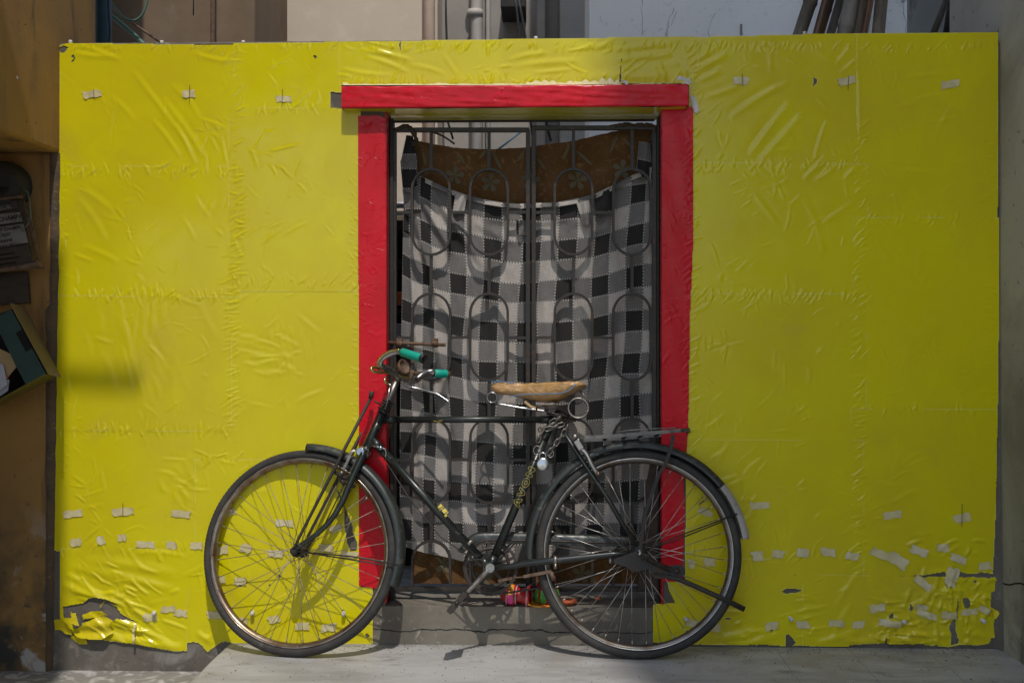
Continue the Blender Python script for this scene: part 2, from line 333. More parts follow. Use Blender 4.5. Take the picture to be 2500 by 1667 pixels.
# ------------------------------------------------------------------ ground and paving
XR = P(2441, 400, 0).x                                    # face of the wall on the right
XP = P(560, 1574, 0).x                       # left edge of the cement platform
XL = P(146, 250, 0).x                                  # face of the ochre building
mb = MB(); pts_ = [Vector((XP + .010*mnoise.noise(Vector((0, y_*.1*9, 4))) , -y_*.1, -.30)) for y_ in range(0, 41)]; pts_[0].y = .006
mb.prism([Vector((XR+.1, .006, -.30))] + pts_ + [Vector((XP, -9, -.30)), Vector((XR+.1, -9, -.30))], Vector((0, 0, .30))); o = mb.build('pavement', M['floor'], bevel=.012); tag(o, kind='structure')
mb = MB(); mb.add([(-60, -60, -.105), (60, -60, -.105), (60, 60, -.105), (-60, 60, -.105)], [(0, 1, 2, 3)]); tag(mb.build('ground', M['ground']), kind='structure')
mb = MB(); mb.box((-2.9, .142, -.16), (XR + .1, 6.0, .10)); tag(mb.build('courtyard_floor', M['floor']), kind='structure')

# ------------------------------------------------------------------ the yellow wall
ZT = 2.152
JL, JR = P(942, 800, 0).x, P(1617, 800, 0).x      # door jambs
ZS = P(1250, 1480, 0).z                           # top of the door step
LY = -.055                                        # how far the lintel stands out
ZB = P(1250, 262, LY).z; ZTL = P(1250, 208, LY).z
wall = empty('boundary_wall', (0, .07, 0), 'masonry wall wrapped in bright yellow plastic film around a red-framed doorway', 'wall')
mb = MB(); XWL, XWR = P(126, 600, 0).x, P(2436, 600, 0).x + .012
mb.box((XWL, 0, -.2), (JL, .14, ZT)); mb.box((JR, 0, -.02), (XR - .002, .14, ZT - .01)); mb.box((JL, .001, ZB), (JR, .139, ZT))
mb.build('masonry', M['concrete'], wall, bevel=.004)
mb = MB(); mb.box((P(911,1500,0).x, -.004, -.02), (P(1594,1500,0).x, .145, ZS)); mb.box((JL+.001, .02, ZS-.002), (JR-.001, .30, ZS+.0005))
st = mb.build('door_step', M['step'], wall, bevel=.006)

# wrinkle field -------------------------------------------------------------
gx0, gx1, gz0, gz1, gs = -1.80, 1.68, -.14, 2.20, .0025
nx, nz_ = int((gx1-gx0)/gs)+1, int((gz1-gz0)/gs)+1
H = np.zeros((nz_, nx), np.float32)
def crease(x0, z0, x1, z1, wd, amp, curve=0., fld=None):
    A = H if fld is None else fld
    L_ = math.hypot(x1-x0, z1-z0)
    if L_ < 1e-4: return
    mx, mz = (x0+x1)/2 - (z1-z0)*curve, (z0+z1)/2 + (x1-x0)*curve
    pad = wd*4
    xa, xb = min(x0, x1, mx)-pad, max(x0, x1, mx)+pad; za, zb = min(z0, z1, mz)-pad, max(z0, z1, mz)+pad
    i0, i1 = max(0, int((xa-gx0)/gs)), min(nx, int((xb-gx0)/gs)+2); j0, j1 = max(0, int((za-gz0)/gs)), min(nz_, int((zb-gz0)/gs)+2)
    if i1 <= i0 or j1 <= j0: return
    X = gx0 + gs*np.arange(i0, i1)[None, :]; Z = gz0 + gs*np.arange(j0, j1)[:, None]
    dx, dz = (x1-x0)/L_, (z1-z0)/L_
    s = ((X-x0)*dx + (Z-z0)*dz)/L_; d = (X-x0)*(-dz) + (Z-z0)*dx
    d = d - 4*curve*L_*.5*s*(1-s)
    tp = np.clip(s, 0, 1); tp = np.sin(np.pi*np.clip(s, 0, 1))**.6 * ((s > 0) & (s < 1))
    q = d/wd
    A[j0:j1, i0:i1] += (amp*tp*(np.exp(-q*q) - .45*np.exp(-((q-1.5)/1.1)**2))).astype(np.float32)
def pxc(x0, y0, x1, y1, wpx, amp, curve=0.):
    a, b = P(x0, y0), P(x1, y1); crease(a.x, a.z, b.x, b.z, wpx/685., amp, curve)
def seam_v(px, y0, y1, n, ln=30, spread=13, amp=.0011, tilt=.5):
    for k in range(n):
        y = R.uniform(y0, y1); L_ = R.uniform(.4, 1.2)*ln; t = R.gauss(tilt, .35); x = px + R.uniform(-spread, spread)
        pxc(x-L_/2, y+L_/2*t, x+L_/2, y-L_/2*t, R.uniform(1.9, 3.2), amp*R.uniform(.4, 1.3), R.uniform(-.15, .15))
def seam_h(py, x0, x1, n, ln=26, spread=11, amp=.0012):
    for k in range(n):
        x = R.uniform(x0, x1); L_ = R.uniform(.4, 1.3)*ln; y = py + R.uniform(-spread, spread); t = R.uniform(-1.1, .5)
        pxc(x-L_/2*t, y-L_/2, x+L_/2*t, y+L_/2, R.uniform(1.9, 3.4), amp*R.uniform(.4, 1.3), R.uniform(-.25, .25))
def cluster(cx, cy, r, n, ang, spread, ln, amp, wpx=(4, 9)):
    for k in range(n):
        x = cx + R.gauss(0, r*.5); y = cy + R.gauss(0, r*.5); a = math.radians(R.gauss(ang, spread)); L_ = ln*R.uniform(.4, 1.3)
        pxc(x-math.cos(a)*L_/2, y-math.sin(a)*L_/2, x+math.cos(a)*L_/2, y+math.sin(a)*L_/2, R.uniform(*wpx), amp*R.uniform(.4, 1.3), R.uniform(-.12, .12))
# seams
for x, y0, y1, n in ((582, 110, 410, 26), (580, 410, 700, 70), (566, 700, 1040, 60), (2105, 300, 720, 60), (2100, 720, 1100, 60), (2095, 1100, 1400, 70), (1690, 100, 420, 40), (1690, 420, 1200, 50)):
    seam_v(x, y0, y1, n)
seam_v(865, 380, 1400, 130, 14, 8, .0008, -.6); seam_v(2420, 200, 1000, 70, 30, 14, .0010, -.2); seam_v(155, 200, 1300, 40, 14, 8, .0008, -.5)
for y, x0, x1, n in ((418, 150, 580, 60), (722, 140, 560, 80), (1050, 140, 560, 60), (264, 590, 830, 24), (688, 570, 875, 34), (1122, 480, 870, 30), (405, 1700, 2090, 40), (722, 1690, 2090, 60), (1352, 1690, 2090, 40), (535, 2110, 2430, 34), (1000, 2100, 2430, 30), (1340, 140, 480, 30)):
    seam_h(y, x0, x1, n)
seam_h(200, 860, 1680, 90, 30, 14, .0013); seam_h(115, 160, 2430, 170, 20, 8, .0015)
# tension folds, where the photograph has them
for a in ((320,170,470,370,7,.0020,.02),(395,240,500,385,8,.0022,.03),(430,300,478,400,6,.0020,0),(370,290,440,385,6,.0018,.06),(270,235,330,300,7,.0012,.1),(280,240,258,380,4,.0010,.03),
          (430,205,490,290,7,.0014,.02),(480,290,560,320,5,.0010,.1),(540,330,553,400,4,.0012,0),(180,130,280,140,7,.0018,-.05),(190,112,300,150,6,.0016,.05),(470,130,580,150,6,.0016,-.1),(540,160,575,120,6,.0016,0),
          (200,460,280,520,8,.0014,.05),(185,480,260,590,8,.0013,.1),(200,600,290,640,7,.0012,.05),(180,620,230,640,5,.0012,0),(650,175,680,215,4,.0010,0),(420,390,380,410,4,.0014,.2),(350,400,365,430,4,.0012,.2)):
    pxc(*a)
for a in ((880,125,1010,150,6,.0024,.06),(890,140,1000,180,6,.0022,.08),(900,115,960,135,5,.0020,.0),(830,170,960,185,6,.0018,-.05),(1000,160,1090,185,6,.0016,.1),(1080,130,1120,190,6,.0014,0),(1240,150,1340,130,6,.0018,.1),
          (1250,165,1420,150,7,.0020,.05),(1300,180,1400,170,5,.0018,0),(1400,120,1500,110,8,.0020,0),(1480,130,1660,105,9,.0024,.04),(1500,150,1640,135,9,.0024,.05),(1530,170,1660,160,8,.0022,0),(1420,190,1680,182,12,.0034,.0)):
    pxc(*a)
for a in ((1700,170,1775,135,8,.0028,.0),(1700,200,1760,175,7,.0022,0),(1700,150,1730,125,6,.0020,0),(1715,240,1800,215,7,.0020,0),(1780,290,1900,210,8,.0022,.03),(1850,240,1925,205,8,.0022,.03),(1830,380,1930,250,9,.0022,.02),(1850,400,1960,280,9,.0020,.0),
          (2040,160,2080,110,6,.0016,0),(2050,180,2100,140,6,.0016,.0),(1990,390,2020,290,5,.0014,.05),(1870,375,1960,368,5,.0012,.1),(2100,350,2095,150,5,.0012,0),(1960,440,2010,400,6,.0022,.1),(1990,440,2040,405,6,.0022,-.1),(2060,440,2090,410,6,.0020,.1),
          (2180,200,2350,185,6,.0011,.1),(2190,260,2340,230,6,.0011,.1),(2250,300,2350,280,5,.0011,-.1),(2280,330,2330,250,6,.0012,0),(2200,280,2300,400,9,.0010,0),(2000,550,2090,490,7,.0015,0),(1840,470,1900,550,6,.0012,0),(1960,480,2010,620,8,.0010,.1),
          (2150,520,2300,560,9,.0009,0),(2180,420,2300,430,6,.0010,.1),(2250,590,2240,680,7,.0010,0)):
    pxc(*a)
# loose bottom sheets
for a in ((150,1425,300,1462,12,.0065,-.05),(160,1400,250,1455,9,.0045,.05),(180,1440,290,1475,7,.0040,0),(290,1450,420,1580,10,.0040,.05),(240,1490,420,1570,10,.0055,0),(270,1500,400,1560,6,.0040,0),(250,1550,450,1582,12,.0070,0),
          (200,1370,430,1400,12,.0022,.05),(170,1385,400,1430,12,.0020,.03),(300,1410,440,1440,9,.0016,0),(330,1350,460,1360,6,.0012,.1),(480,1540,520,1570,8,.0035,0),(500,1560,530,1540,8,.0030,0)):
    pxc(*a)
for a in ((2040,1480,2110,1380,8,.0020,.05),(2030,1560,2080,1470,8,.0022,.05),(1990,1570,2100,1540,9,.0035,0),(2130,1540,2230,1505,14,.0050,.05),(2100,1560,2260,1550,10,.0045,0),(2160,1555,2320,1548,10,.0040,0),(2050,1560,2140,1570,8,.0035,0),
          (2250,1400,2400,1420,10,.0035,.1),(2270,1450,2360,1440,10,.0030,.1),(2350,1480,2420,1450,10,.0040,0),(2290,1470,2330,1520,9,.0030,0),(2350,1540,2420,1560,9,.0035,.1),(1760,1560,1880,1540,9,.0030,.1),(1800,1575,1900,1550,9,.0030,0)):
    pxc(*a)
cluster(2340, 1470, 130, 130, 60, 60, 48, .0032, (3, 7)); cluster(2180, 1550, 90, 60, 10, 30, 50, .0028, (3, 6)); cluster(300, 1500, 110, 70, 35, 25, 55, .0028, (3, 6)); cluster(1250, 150, 480, 130, -25, 30, 60, .0015, (3, 5))
cluster(1960, 1490, 60, 26, -4, 6, 60, .0010, (3, 5)); cluster(1800, 1540, 60, 26, -10, 15, 50, .0012, (3, 6))
# small general wrinkling, denser in some patches
for k in range(620):
    x, y = R.uniform(150, 2430), R.uniform(110, 1560)
    if 820 < x < 1690 and y > 260: continue
    cl = mnoise.noise(Vector((x*.006, y*.006, 3.1)))
    if cl < -.05 and R.random() < .7: continue
    a = math.radians(R.choice((-35, -30, 8, 78, 90, 40)) + R.gauss(0, 14)); L_ = R.uniform(18, 75)
    pxc(x-math.cos(a)*L_/2, y-math.sin(a)*L_/2, x+math.cos(a)*L_/2, y+math.sin(a)*L_/2, R.uniform(2.4, 6), R.uniform(.0003, .0010), R.uniform(-.15, .15))
for k_ in range(1500):
    x, y = R.uniform(150, 2430), R.uniform(110, 1560)
    if (820 < x < 1690 and y > 260) or mnoise.noise(Vector((x*.010, y*.010, 7.1))) < .08: continue
    a = mnoise.noise(Vector((x*.004, y*.004, 1.5)))*4 + R.gauss(0, .35); L_ = R.uniform(10, 46)
    pxc(x-math.cos(a)*L_/2, y-math.sin(a)*L_/2, x+math.cos(a)*L_/2, y+math.sin(a)*L_/2, R.uniform(2, 3.6), R.uniform(.0003, .0009), R.uniform(-.1, .1))
for k_ in range(26):     # small star-shaped puckers
    cx_, cy_ = R.uniform(180, 2400), R.uniform(150, 1500)
    if 780 < cx_ < 1720 and cy_ > 220: continue
    for q in range(R.randint(4, 8)):
        a = R.uniform(0, 6.28); r0_, r1_ = R.uniform(4, 10), R.uniform(25, 60); pxc(cx_+math.cos(a)*r0_, cy_+math.sin(a)*r0_, cx_+math.cos(a)*r1_, cy_+math.sin(a)*r1_, R.uniform(2.2, 4.5), R.uniform(.0005, .0012), R.uniform(-.1, .1))
cluster(700, 850, 70, 40, 85, 8, 70, .0004, (3, 6)); cluster(650, 880, 60, 18, 10, 12, 60, .0009, (4, 7)); cluster(2250, 650, 120, 24, 30, 30, 60, .0006); cluster(350, 850, 130, 30, 80, 10, 140, .0005, (5, 10))
cluster(1780, 1200, 90, 26, -20, 30, 60, .0008, (4, 8)); cluster(2200, 1200, 140, 22, -10, 40, 70, .0008); cluster(450, 1180, 60, 20, 60, 30, 50, .0008)

H = np.where(H < -.0009, -.0009+(H+.0009)*.05, H).astype(np.float32)
def inpoly(X, Z, poly):
    c = np.zeros(X.shape, bool); n = len(poly)
    for i in range(n):
        x1, z1 = poly[i]; x2, z2 = poly[(i+1) % n]
        with np.errstate(divide='ignore', invalid='ignore'):
            hit = ((z1 > Z) != (z2 > Z)) & (X < (x2-x1)*(Z-z1)/(z2-z1+1e-12) + x1)
        c ^= hit
    return c
def samp(X, Z):
    u = np.clip((X-gx0)/gs, 0, nx-1.01); v = np.clip((Z-gz0)/gs, 0, nz_-1.01)
    i = u.astype(int); j = v.astype(int); a = u-i; b = v-j
    return H[j, i]*(1-a)*(1-b) + H[j, i+1]*a*(1-b) + H[j+1, i]*(1-a)*b + H[j+1, i+1]*a*b
def ragn(x, z, s=1.):
    return np.sin(x*310+z*170)*.4 + np.sin(z*430-x*90+1.3)*.35 + np.sin(x*900+2)*.2 + np.sin(z*1100+x*700)*.2
def film(name, poly_px, mt, parent, y0=-.002, res=.004, holes=(), rag=0., extra=None, smooth=True, label=None, edge=None):
    poly = [(P(a, b).x, P(a, b).z) for a, b in poly_px]; hs = [[(P(a, b).x, P(a, b).z) for a, b in h] for h in holes]
    xs = [p[0] for p in poly]; zs = [p[1] for p in poly]
    X, Z = np.meshgrid(np.arange(min(xs), max(xs)+res, res), np.arange(min(zs), max(zs)+res, res))
    rows, cols = X.shape
    if rows < 2 or cols < 2: return None
    Xc = (X[:-1, :-1]+X[1:, 1:])/2; Zc = (Z[:-1, :-1]+Z[1:, 1:])/2
    rx = rag*ragn(Xc, Zc); rz = rag*ragn(Zc+.7, Xc)
    keep = inpoly(Xc+rx, Zc+rz, poly)
    for h in hs: keep &= ~inpoly(Xc+rx, Zc+rz, h)
    Y = y0 - samp(X, Z)
    if extra is not None: Y = Y - extra(X, Z)
    idx = np.arange(rows*cols).reshape(rows, cols)
    q = np.stack([idx[:-1, :-1], idx[:-1, 1:], idx[1:, 1:], idx[1:, :-1]], -1)[keep]
    used = np.unique(q); rem = -np.ones(rows*cols, int); rem[used] = np.arange(len(used)); q = rem[q]
    er = keep.copy(); er[1:-1, 1:-1] = keep[1:-1, 1:-1] & keep[:-2, 1:-1] & keep[2:, 1:-1] & keep[1:-1, :-2] & keep[1:-1, 2:]; er[0] = er[-1] = False; er[:, 0] = er[:, -1] = False
    rim_ = (~er)[keep] & (np.sin(Xc*23+Zc*9)+np.sin(Zc*31-Xc*12) > -.1)[keep]
    V = np.stack([X.ravel(), Y.ravel(), Z.ravel()], 1)[used]
    off = LOC[parent.name] if parent.parent is None else LOC[parent.parent.name]
    V = V - np.array(off)
    me = bpy.data.meshes.new(name)
    me.vertices.add(len(V)); me.vertices.foreach_set('co', V.astype(np.float32).ravel())
    me.loops.add(q.size); me.loops.foreach_set('vertex_index', q.ravel().astype(np.int32))
    me.polygons.add(len(q)); me.polygons.foreach_set('loop_start', (np.arange(len(q))*4).astype(np.int32)); me.polygons.foreach_set('loop_total', np.full(len(q), 4, np.int32))
    me.polygons.foreach_set('use_smooth', np.ones(len(q), bool)); me.update(calc_edges=True); me.materials.append(mt)
    if edge is not None: me.materials.append(edge); me.polygons.foreach_set('material_index', rim_.astype(np.int32))
    o = bpy.data.objects.new(name, me); S.collection.objects.link(o); o.parent = parent
    if label: o['label'] = label
    return o

def c3(*p): return [(130+x/5.463, 1380+y/5.463) for x, y in p]       # zoomed crops of the photograph
def c4(*p): return [(2050+x/4.653, 1330+y/4.653) for x, y in p]
hole_left = c3((135,548),(280,515),(400,500),(480,435),(570,415),(720,440),(890,520),(760,498),(850,545),(910,640),(1000,690),(1160,765),(1000,722),(860,700),(780,745),(700,690),(560,700),(390,765),(400,800),(300,840),(240,770),(300,690),(150,690))
holes_right = [c4((800,640),(812,690),(828,705),(820,740),(795,745),(790,700)), c4((600,760),(608,830),(560,830),(556,800)), c4((1400,600),(1440,588),(1475,630),(1470,680),(1450,725),(1410,700),(1395,640)),
               c4((1325,600),(1340,640),(1338,760),(1312,850),(1310,960),(1345,1090),(1340,1110),(1262,1130),(1262,1000),(1238,940),(1250,890),(1320,790),(1325,700)),
               c4((1510,400),(1545,400),(1550,420),(1515,425)), c4((500,1110),(520,1040),(535,1110)), c4((930,360),(990,330),(1190,300),(1190,320),(960,365)), c4((1350,300),(1440,320),(1540,330),(1600,305),(1700,320),(1700,370),(1560,362),(1440,350),(1410,370),(1370,350)),
               c4((1780,830),(1760,920),(1740,900),(1755,860)), c4((320,950),(345,975),(330,975))]
px1 = lambda x, y: (1700+x/2.94, 1150+y/2.94)
holes_E = [[px1(*p) for p in ((605,862),(640,842),(690,838),(750,846),(752,858),(700,870),(640,874))], [px1(*p) for p in ((640,1175),(660,1165),(715,1225),(690,1250),(640,1250))], [px1(*p) for p in ((205,1050),(240,1045),(243,1060),(210,1062))],
           [px1(*p) for p in ((525,1130),(550,1132),(540,1152))], [px1(*p) for p in ((878,1155),(900,1165),(890,1182))], [px1(*p) for p in ((815,845),(830,850),(822,862))], [px1(*p) for p in ((272,1010),(292,1012),(280,1022))], [px1(*p) for p in ((700,735),(715,742),(706,750))]]
small = lambda x, y, r=5: [(x-r, y-r*.5), (x, y-r), (x+r, y), (x, y+r*1.1)]
Lh = []
Lh.append(small(770, 140, 5)); Lh.append([(174,138),(180,134),(185,143),(180,151),(174,152),(181,144)])
k = 0
def sheet(poly, holes=(), res=.003, rag=0., extra=None, dy=0., label=None, mk=None):
    global k; k += 1
    film('plastic_sheet', poly, M[('yellow','yellowC','yellow','yellowB')[k % 4]], wall, -.0024 - .00025*(k % 4) - .00003*k - dy, res, holes, rag, extra, label=label, edge=M['lit_film_edge'])
TL = lambda y: 150 - (y-106)*.0155            # the wall's left edge
# wrap round the left edge
sheet([(TL(106)-3,112),(168,106),(640,112),(585,106),(585,416),(TL(416)-3,416)], [Lh[1], [(144,118),(156,112),(168,116),(160,128),(150,131)]])
sheet([(TL(405)-3,405),(588,405),(588,728),(TL(728)-3,728)])
sheet([(TL(722)-3,722),(568,722),(568,1052),(TL(1052)-3,1052)])
sheet([(TL(1046)-3,1046),(562,1046),(562,1130),(484,1126),(480,1346),(150,1345),(128,1343)])
sheet([(148,1338),(492,1338),(490,1404),(462,1404),(458,1587),(430,1588)] + c3((1550,1122),(1100,1035),(640,985),(480,962),(350,940),(265,900),(258,850),(110,840),(95,690)), [hole_left], .0026, .0011, dy=.0015)
sheet([(570,107),(700,106),(850,102),(850,206),(834,208),(834,276),(570,276)], [Lh[0], [(808,226),(834,226),(834,266),(808,266)]])
sheet([(558,262),(880,266),(880,712),(558,712)])
sheet([(548,686),(880,690),(880,1146),(548,1146)])
sheet([(476,1120),(880,1118),(880,1432),(911,1432),(911,1571),(575,1570)] + c3((2310,1010),(2250,1015),(2180,1060),(2100,1120),(2065,1150),(1990,1070),(1940,1030),(1870,1015),(1780,1030)) + [(450,1566),(450,1400),(476,1398)],
      [[(760+x/4.9, 1080+y/4.9) for x, y in ((292,545),(345,600),(400,780),(395,960),(432,1200),(468,1292),(540,1292),(552,1190),(505,1110),(490,980),(440,860),(385,720),(335,640))], small(616,1490,4), small(839,1490,4), small(683,1406,5), small(587,1428,5), small(659,1428,3), small(897,1550,6)], .003, .0006)
sheet([(828,103),(1242,97),(1242,206),(828,209)], [[(977,100),(979,106),(978,125),(975,112)]])
sheet([(1226,97),(1704,90),(1704,204),(1226,207)], [[(1518,141),(1514,170),(1512,200),(1517,203),(1516,170)], [(1236,192),(1239,196),(1240,205),(1237,205)]], dy=.0008)
sheet([(1686,92),(1990,84),(2114,82),(2114,408),(1678,402)], [[(1984,191),(1994,193),(1994,203),(1984,212),(1986,200)]])
sheet([(1684,396),(2120,400),(2120,740),(1684,740)])
sheet([(1682,716),(2116,716),(2116,1094),(1676,1094)])
sheet([(1676,1072),(2110,1072),(2110,1412),(1950,1412),(1950,1364),(1672,1364)], dy=.0004)
sheet([(2090,82),(2437,80),(2437,470),(2433,548),(2090,548)])
sheet([(2082,530),(2441,532),(2438,800),(2435,1020),(2082,1020)])
sheet([(2076,998),(2435,998),(2430,1260),(2423,1400),(2330,1398),(2074,1412)], [holes_right[6], holes_right[7]], .003, .0006)
sheet([(1594,1474),(1648,1470),(1634,1440),(1627,1416),(1672,1416),(1672,1344),(1966,1346),(1966,1573),(1920,1576),(1870,1572),(1780,1573),(1680,1571),(1594,1568)], holes_E, .003, .0008)
sheet([(1958,1400),(2246,1405),(2440,1408),(2436,1440)] + c4((1745,520),(1712,545),(1710,700),(1780,740),(1790,850),(1812,880),(1800,960),(1750,1048),(1720,1045),(1690,1110),(1600,1132),(1360,1125),(1255,1152),(1120,1148),(1090,1120),(1060,1140),(960,1130),(940,1095),(720,1118),(550,1115),(500,1110),(220,1120),(110,1130),(105,1148),(0,1148)) + [(1958,1575)],
      holes_right, .0026, .0012, dy=.0012)
# torn loose flaps at the left foot
def flap(poly, fn, mt='yellow_back'):
    film('torn_flap', poly, M[mt], wall, -.008, .0026, (), .0008, fn)
flap(c3((400,650),(520,600),(680,588),(760,630),(600,675),(415,712)), lambda X, Z: .008+.010*np.sin((X+1.6)*22))
flap(c3((155,685),(300,675),(282,560),(300,600),(350,602),(392,775),(300,742),(200,730)), lambda X, Z: .014+.012*np.sin(X*40)+.25*(Z-.17)**2)
flap(c3((40,712),(95,690),(200,740),(262,845),(272,915),(180,902),(110,842),(42,848)), lambda X, Z: .010+.008*np.sin(Z*50+X*20))
flap(c3((235,950),(270,920),(430,962),(462,1042),(340,1047)), lambda X, Z: .004+.012*np.sin((Z-.03)*40))
flap(c3((400,790),(600,670),(700,650),(830,715),(780,760),(820,880),(690,960),(480,955),(340,930),(260,860)), lambda X, Z: .006+.010*np.sin((X+1.7)*18)+.004*np.sin(Z*120))
flap(c3((1110,765),(1135,775),(1112,880),(1130,1000),(1108,1030),(1085,900),(1088,830)), lambda X, Z: .012+.006*np.sin(Z*90), 'tape')
flap(c3((720,445),(700,490),(635,545),(650,510)), lambda X, Z: .010+.01*np.sin(X*60))
flap(c4((890,820),(920,940),(1010,1030),(560,1000),(700,920)), lambda X, Z: .004+.006*np.sin(X*18), 'yellow_back')
flap(c4((530,1020),(945,1030),(945,1110),(730,1108),(550,1112)), lambda X, Z: .005+.004*np.sin(X*60))
flap(c4((1715,700),(1780,740),(1790,760),(1755,820),(1735,830)), lambda X, Z: .008+.004*np.sin(X*60))
flap(c4((500,370),(515,372),(580,425),(570,432)), lambda X, Z: .004+0*X)

# red door surround ---------------------------------------------------------
redc = lambda X, Z: .0016+.0005*np.sin(Z*17+X*60)
def wr(n, x0, x1, y0, y1, ang, sp, ln, amp):
    for q in range(n):
        x, y = R.uniform(x0, x1), R.uniform(y0, y1); a = math.radians(R.gauss(ang, sp)); L_ = ln*R.uniform(.4, 1.3)
        pxc(x-math.cos(a)*L_/2, y-math.sin(a)*L_/2, x+math.cos(a)*L_/2, y+math.sin(a)*L_/2, R.uniform(2.2, 4.5), amp*R.uniform(.4, 1.3), R.uniform(-.2, .2))
wr(90, 1670, 1688, 380, 1400, 20, 40, 12, .0012); wr(60, 1620, 1688, 280, 1400, 10, 40, 26, .0008); wr(60, 878, 940, 290, 1420, 15, 40, 30, .0006)
film('red_door_trim', [(875,284),(930,284),(941,292),(943,1410),(942,1433),(915,1434),(878,1428)], M['red'], wall, -.0058, .003, extra=redc, rag=.0004)
film('red_door_trim', [(1617,264),(1692,262),(1691,600),(1684,760),(1680,1010),(1680,1040),(1668,1190),(1672,1230),(1665,1400),(1666,1417),(1617,1418)], M['red'], wall, -.0060, .003, extra=redc, rag=.0004)
mb = MB(); mb.box((JL-.002, -.005, ZS+.01), (JL+.003, .06, ZB)); mb.box((JR-.003, -.005, ZS+.01), (JR+.002, .05, ZB)); mb.build('door_reveal', M['red'], wall, bevel=.001)
# lintel: a concrete beam wrapped in red film, its underside in yellow
Xa, Xb = P(834, 235, LY).x, P(1681, 230, LY).x
mb = MB(); N1, N2 = 260, 5
def lin(u, v):      # front face grid with rounded edges and creases
    x = Xa + (Xb-Xa)*u; z = ZB + (ZTL-ZB)*v
    hh = .0016*mnoise.noise(Vector((x*22, z*50, 1.))) + .0022*mnoise.noise(Vector((x*7+z*30, z*60, 4.)))
    return x, LY - hh, z
vs = []
prof = [(0, .055), (0, .02), (0, .004)] + [None]*0
NU, NV = 300, 22
for i in range(NU+1):
    for j in range(NV+1):
        v = j/NV; x, y, z = lin(i/NU, v)
        e = min(v, 1-v)*(ZTL-ZB); 
        if e < .005: y += (.005-e)**2*120
        vs.append((x, y, z + .0015*mnoise.noise(Vector((x*9, 0, 0)))))
fs = [(a*(NV+1)+b, (a+1)*(NV+1)+b, (a+1)*(NV+1)+b+1, a*(NV+1)+b+1) for a in range(NU) for b in range(NV)]
mb.add(vs, fs, True)
mb.add([(Xa, LY+.002, ZTL), (Xb, LY+.002, ZTL), (Xb, .02, ZTL+.001), (Xa, .02, ZTL+.001)], [(0,1,2,3)])
mb.add([(Xa, LY+.002, ZB), (Xa, .02, ZB), (Xa, .02, ZTL), (Xa, LY+.002, ZTL)], [(0,1,2,3)])
mb.add([(Xb, LY+.002, ZB), (Xb, .02, ZB), (Xb, .02, ZTL), (Xb, LY+.002, ZTL)], [(3,2,1,0)])
lint = mb.build('lintel', M['red'], wall)
mb = MB(); vs = []; NU = 160
for i in range(NU+1):
    x = Xa+.004 + (Xb-Xa-.01)*i/NU
    for j in range(9):
        y = LY+.003 + (.150-LY)*j/8
        vs.append((x, y + (.006*mnoise.noise(Vector((x*14, 3, 0))) if j == 8 else 0), ZB - .0008 - .0035*abs(mnoise.noise(Vector((x*6, y*30, 2.)))) - (.006*max(0, mnoise.noise(Vector((x*8, 9, 0)))) + .004 if j == 8 else 0)))
fs = [(a*9+b, a*9+b+1, (a+1)*9+b+1, (a+1)*9+b) for a in range(NU) for b in range(8)]
mb.add(vs, fs, True); mb.build('lintel_soffit_film', M['yellow'], wall)
# frayed whitish edge of the film above the lintel
mb = MB(); n = 260; vs = []; fs = []
for i in range(n+1):
    px = 838 + (1682-838)*i/n; 
    hh = 2 + 7*max(0, mnoise.noise(Vector((px*.02, 0, 0)))+.2) + 3*abs(mnoise.noise(Vector((px*.12, 5, 0)))) + (8 if 1285 < px < 1400 else 0) + (11 if 1400 < px < 1512 else 0) + (6 if px < 850 or px > 1665 else 0)
    hh = hh*(.4 + .6*abs(mnoise.noise(Vector((px*.05, 8, 0)))*1.6)); a = P(px, 208.5, LY*.6); b = P(px, 208-hh, -.006)
    b.y -= .004 + .006*abs(mnoise.noise(Vector((px*.06, 2, 0)))); vs += [tuple(a), tuple(b)]
    if i: fs.append((2*i-2, 2*i, 2*i+1, 2*i-1))
mb.add(vs, fs, True); mb.build('frayed_film_edge', M['tape'], wall)
for poly in ([(1650,196),(1678,202),(1683,214),(1672,216),(1660,206),(1645,208)], [(1683,234),(1697,240),(1706,272),(1698,280),(1688,262)], [(1512,204),(1530,207),(1528,219),(1520,212)]):
    film('frayed_film_edge', poly, M['white'], wall, -.062 if poly[0][0] < 1683 else -.012, .0028, (), .001, lambda X, Z: .004*np.sin(X*150))

